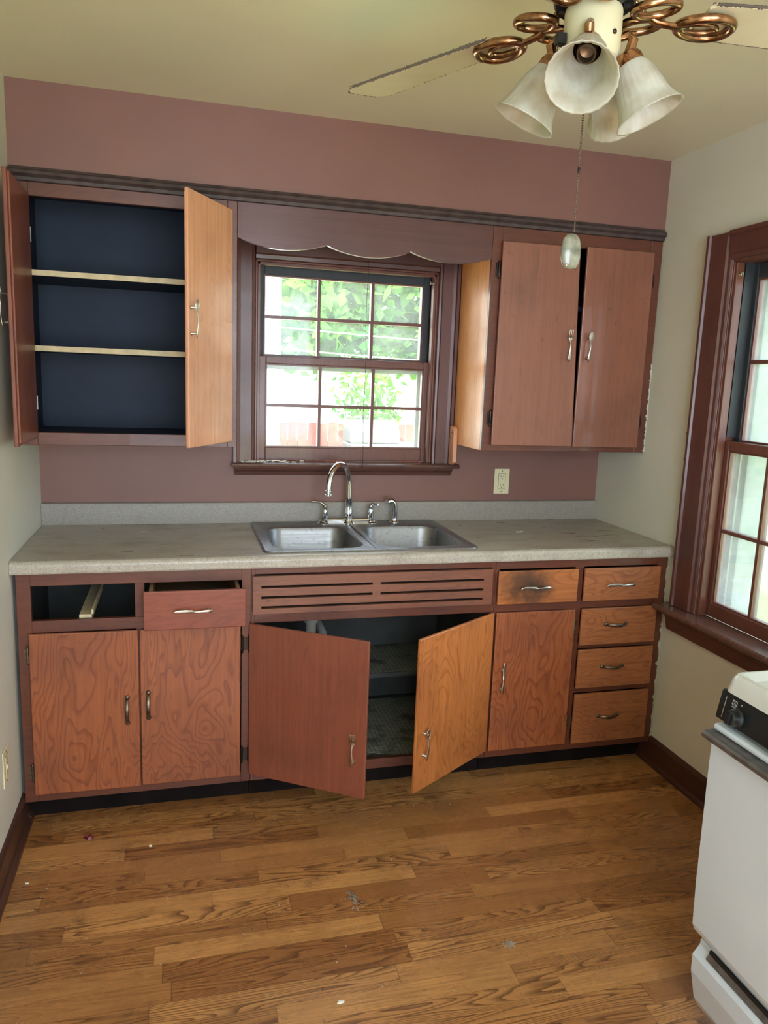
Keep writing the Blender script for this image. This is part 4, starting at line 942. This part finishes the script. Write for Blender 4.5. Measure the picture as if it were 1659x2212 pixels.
for i in range(150):
    x, y = random.uniform(0.05, 1.65), random.uniform(-2.0, -0.66); r = random.uniform(0.0008, 0.0025)
    prism(bm, [(x+r*math.cos(a+i), y+r*math.sin(a+i)) for a in (0, 1.3, 2.4, 3.6, 5)], 'z', 0.0002, 0.0002+r*0.6)
o = tag(obj('floor_crumbs', bm, 'lint'), 'fine crumbs and grit scattered over the wooden floor', 'crumbs'); o['kind'] = 'stuff'

# ------------------------------------------------------------------ outside
GZ = -0.75
struct(boxobj('lawn', (-25, 30, 0.2, 30, GZ-0.1, GZ), 'grass'))
struct(boxobj('side_yard', (W+0.6, 30, -25, 0.2, GZ-0.1, GZ), 'grass'))
# red board fence
fe = thing('board_fence', 'red stained board fence across the back yard seen through the window', 'fence', (4.5, 8.0, GZ))
bm = BM()
x = 1.45
while x < 7.3:
    box(bm, x, x+0.135, 8.0, 8.025, GZ+0.05, 0.85+random.uniform(-0.01, 0.01)); x += 0.15
obj('boards', bm, 'redfence', fe)
for x in (1.45, 3.3, 5.3, 7.2): boxobj('post', (x, x+0.09, 8.025, 8.115, GZ, 0.88), 'redfence', fe)
boxobj('rail', (1.45, 7.4, 8.025, 8.06, 0.5, 0.59), 'redfence', fe)
# grill in front of it
gr = thing('barbecue_grill', 'grey barbecue grill standing in the yard before the red fence', 'grill', (2.95, 6.6, GZ))
bm = BM(); box(bm, 2.62, 3.28, 6.35, 6.85, 0.45, 0.70); obj('firebox', bm, 'grill', gr, 0.03)
bm = BM(); prism(bm, [(6.35, 0.70), (6.36, 0.85), (6.45, 0.95), (6.6, 0.99), (6.75, 0.95), (6.84, 0.85), (6.85, 0.70)], 'x', 2.62, 3.28); obj('lid', bm, 'grill', gr, 0.02)
for x in (2.66, 3.20):
    for y in (6.40, 6.78): boxobj('leg', (x, x+0.04, y, y+0.04, GZ, 0.45), 'grill', gr)
boxobj('side_shelf', (3.28, 3.60, 6.42, 6.78, 0.66, 0.69), 'grill', gr)
# white house close by, its corner fills the left column of panes
ho = thing('neighbor_house', 'white sided neighboring house blown out by daylight behind the window', 'house', (-1.8, 5.0, GZ))
bm = BM(); n = 26
for i in range(n):
    z = GZ+0.3+i*0.18; prism(bm, [(-6.0, 3.6-0.02), (1.37, 3.6-0.02), (1.37, 9.0), (-6.0, 9.0)], 'z', z, z+0.175)
prism(bm, [(-6.0, 3.6), (1.355, 3.6), (1.355, 9.0), (-6.0, 9.0)], 'z', GZ, GZ+0.3+n*0.18); obj('wall', bm, 'siding', ho)
bm = BM(); prism(bm, [(-6.3, 4.99), (1.38, 4.99), (-2.4, 6.6)], 'y', 3.3, 9.3); obj('roof', bm, 'roofing', ho)
# garage far behind, pale
ga = thing('garage', 'pale garage wall under a grey roof beyond the fence', 'building', (6.0, 14.0, GZ))
bm = BM(); box(bm, 2.6, 12.0, 17.0, 21.0, GZ, 1.95); obj('wall', bm, 'siding', ga)
bm = BM(); prism(bm, [(16.8, 1.90), (21.3, 1.90), (19.0, 3.1)], 'x', 2.3, 12.3); obj('roof', bm, 'roofing', ga)
def tree(name, label, cx, cy, cz, rx, ry, rz, n, trunk, seed=1, leaf=0.10):
    rg = random.Random(seed)
    root = thing(name, label, 'tree', (cx, cy, GZ), 'trees in the yard')
    bm = BM(); tube(bm, [(cx, cy, GZ), (cx+0.1, cy, GZ+1.2), (cx-0.05, cy+0.1, cz)], [trunk, trunk*0.8, trunk*0.4], 12)
    for k in range(6):
        a = k*1.05; tube(bm, [(cx, cy, cz-0.8+k*0.15), (cx+rx*0.35*math.cos(a), cy+ry*0.35*math.sin(a), cz), (cx+rx*0.7*math.cos(a), cy+ry*0.7*math.sin(a), cz+rz*0.4)], [trunk*0.35, trunk*0.2, trunk*0.06], 8)
    obj('trunk', bm, 'bark', root, smooth=True)
    bm = BM()
    cl = [(rg.uniform(-0.8, 0.8), rg.uniform(-0.8, 0.8), rg.uniform(-0.8, 0.8)) for _ in range(110)]
    for i in range(n):
        c_ = cl[i % 110]; p_ = Vector((cx+(c_[0]+max(-0.2, min(0.2, rg.gauss(0, 0.12))))*rx, cy+(c_[1]+max(-0.2, min(0.2, rg.gauss(0, 0.12))))*ry, cz+(c_[2]+rg.gauss(0, 0.14))*rz))
        d1 = Vector((rg.gauss(0, 1), rg.gauss(0, 1), rg.gauss(0, 1))).normalized(); d2 = d1.cross(Vector((rg.gauss(0, 1), rg.gauss(0, 1), rg.gauss(0, 1)))).normalized()
        s = leaf*rg.uniform(0.6, 1.3)
        vv = [bm.verts.new(p_+d1*s), bm.verts.new(p_+d2*s*0.5), bm.verts.new(p_-d1*s), bm.verts.new(p_-d2*s*0.5)]; bm.faces.new(vv)
    obj('foliage', bm, 'leaf', root)
tree('leafy_tree', 'broad leafy green tree filling the upper panes above the yard fence', 5.1, 10.8, 3.9, 3.3, 1.5, 2.1, 26000, 0.16, 3, 0.16)
tree('leafy_tree', 'smaller leafy green tree beyond the fence behind the broad one', 12.0, 14.5, 3.4, 2.3, 1.6, 2.0, 3500, 0.15, 5, 0.14)
tree('leafy_tree', 'young green tree standing behind the grill in the yard', 3.1, 7.5, 1.25, 0.5, 0.4, 0.5, 600, 0.03, 9, 0.06)
for z, dz, lb in ((2.12, 0.06, 'upper overhead utility wire crossing before the trees'), (1.86, 0.05, 'lower overhead utility wire crossing before the trees')):
    bm = BM(); tube(bm, [(1.39+i*0.6, 6.5+i*0.02, z-0.05*math.sin(PI*i/10)-0.01*i) for i in range(11)], 0.008, 6); tag(obj('utility_wire', bm, 'pvc'), lb, 'wire')
# view from the side window: neighbour's pale wall with a window, hedge
nb = thing('side_house', 'pale sided house standing beyond the side window', 'house', (9.0, 2.0, GZ))
bm = BM(); box(bm, 8.0, 13.0, 2.6, 8.4, GZ, 4.2); obj('wall', bm, 'siding', nb)
bm = BM(); prism(bm, [(7.6, 4.15), (13.4, 4.15), (10.5, 6.0)], 'y', 2.3, 8.7); obj('roof', bm, 'roofing', nb)
boxobj('window_glazing', (7.97, 7.999, 4.9, 5.9, 0.9, 2.3), 'glassdark' if 'glassdark' in M else 'grill', nb)
tree('leafy_tree', 'round green tree standing on the lawn beyond the side window', 6.0, 0.9, 1.6, 1.2, 1.2, 1.2, 3000, 0.1, 11, 0.10)
for o in list(bpy.data.objects):
    if '_w' in o: del o['_w']
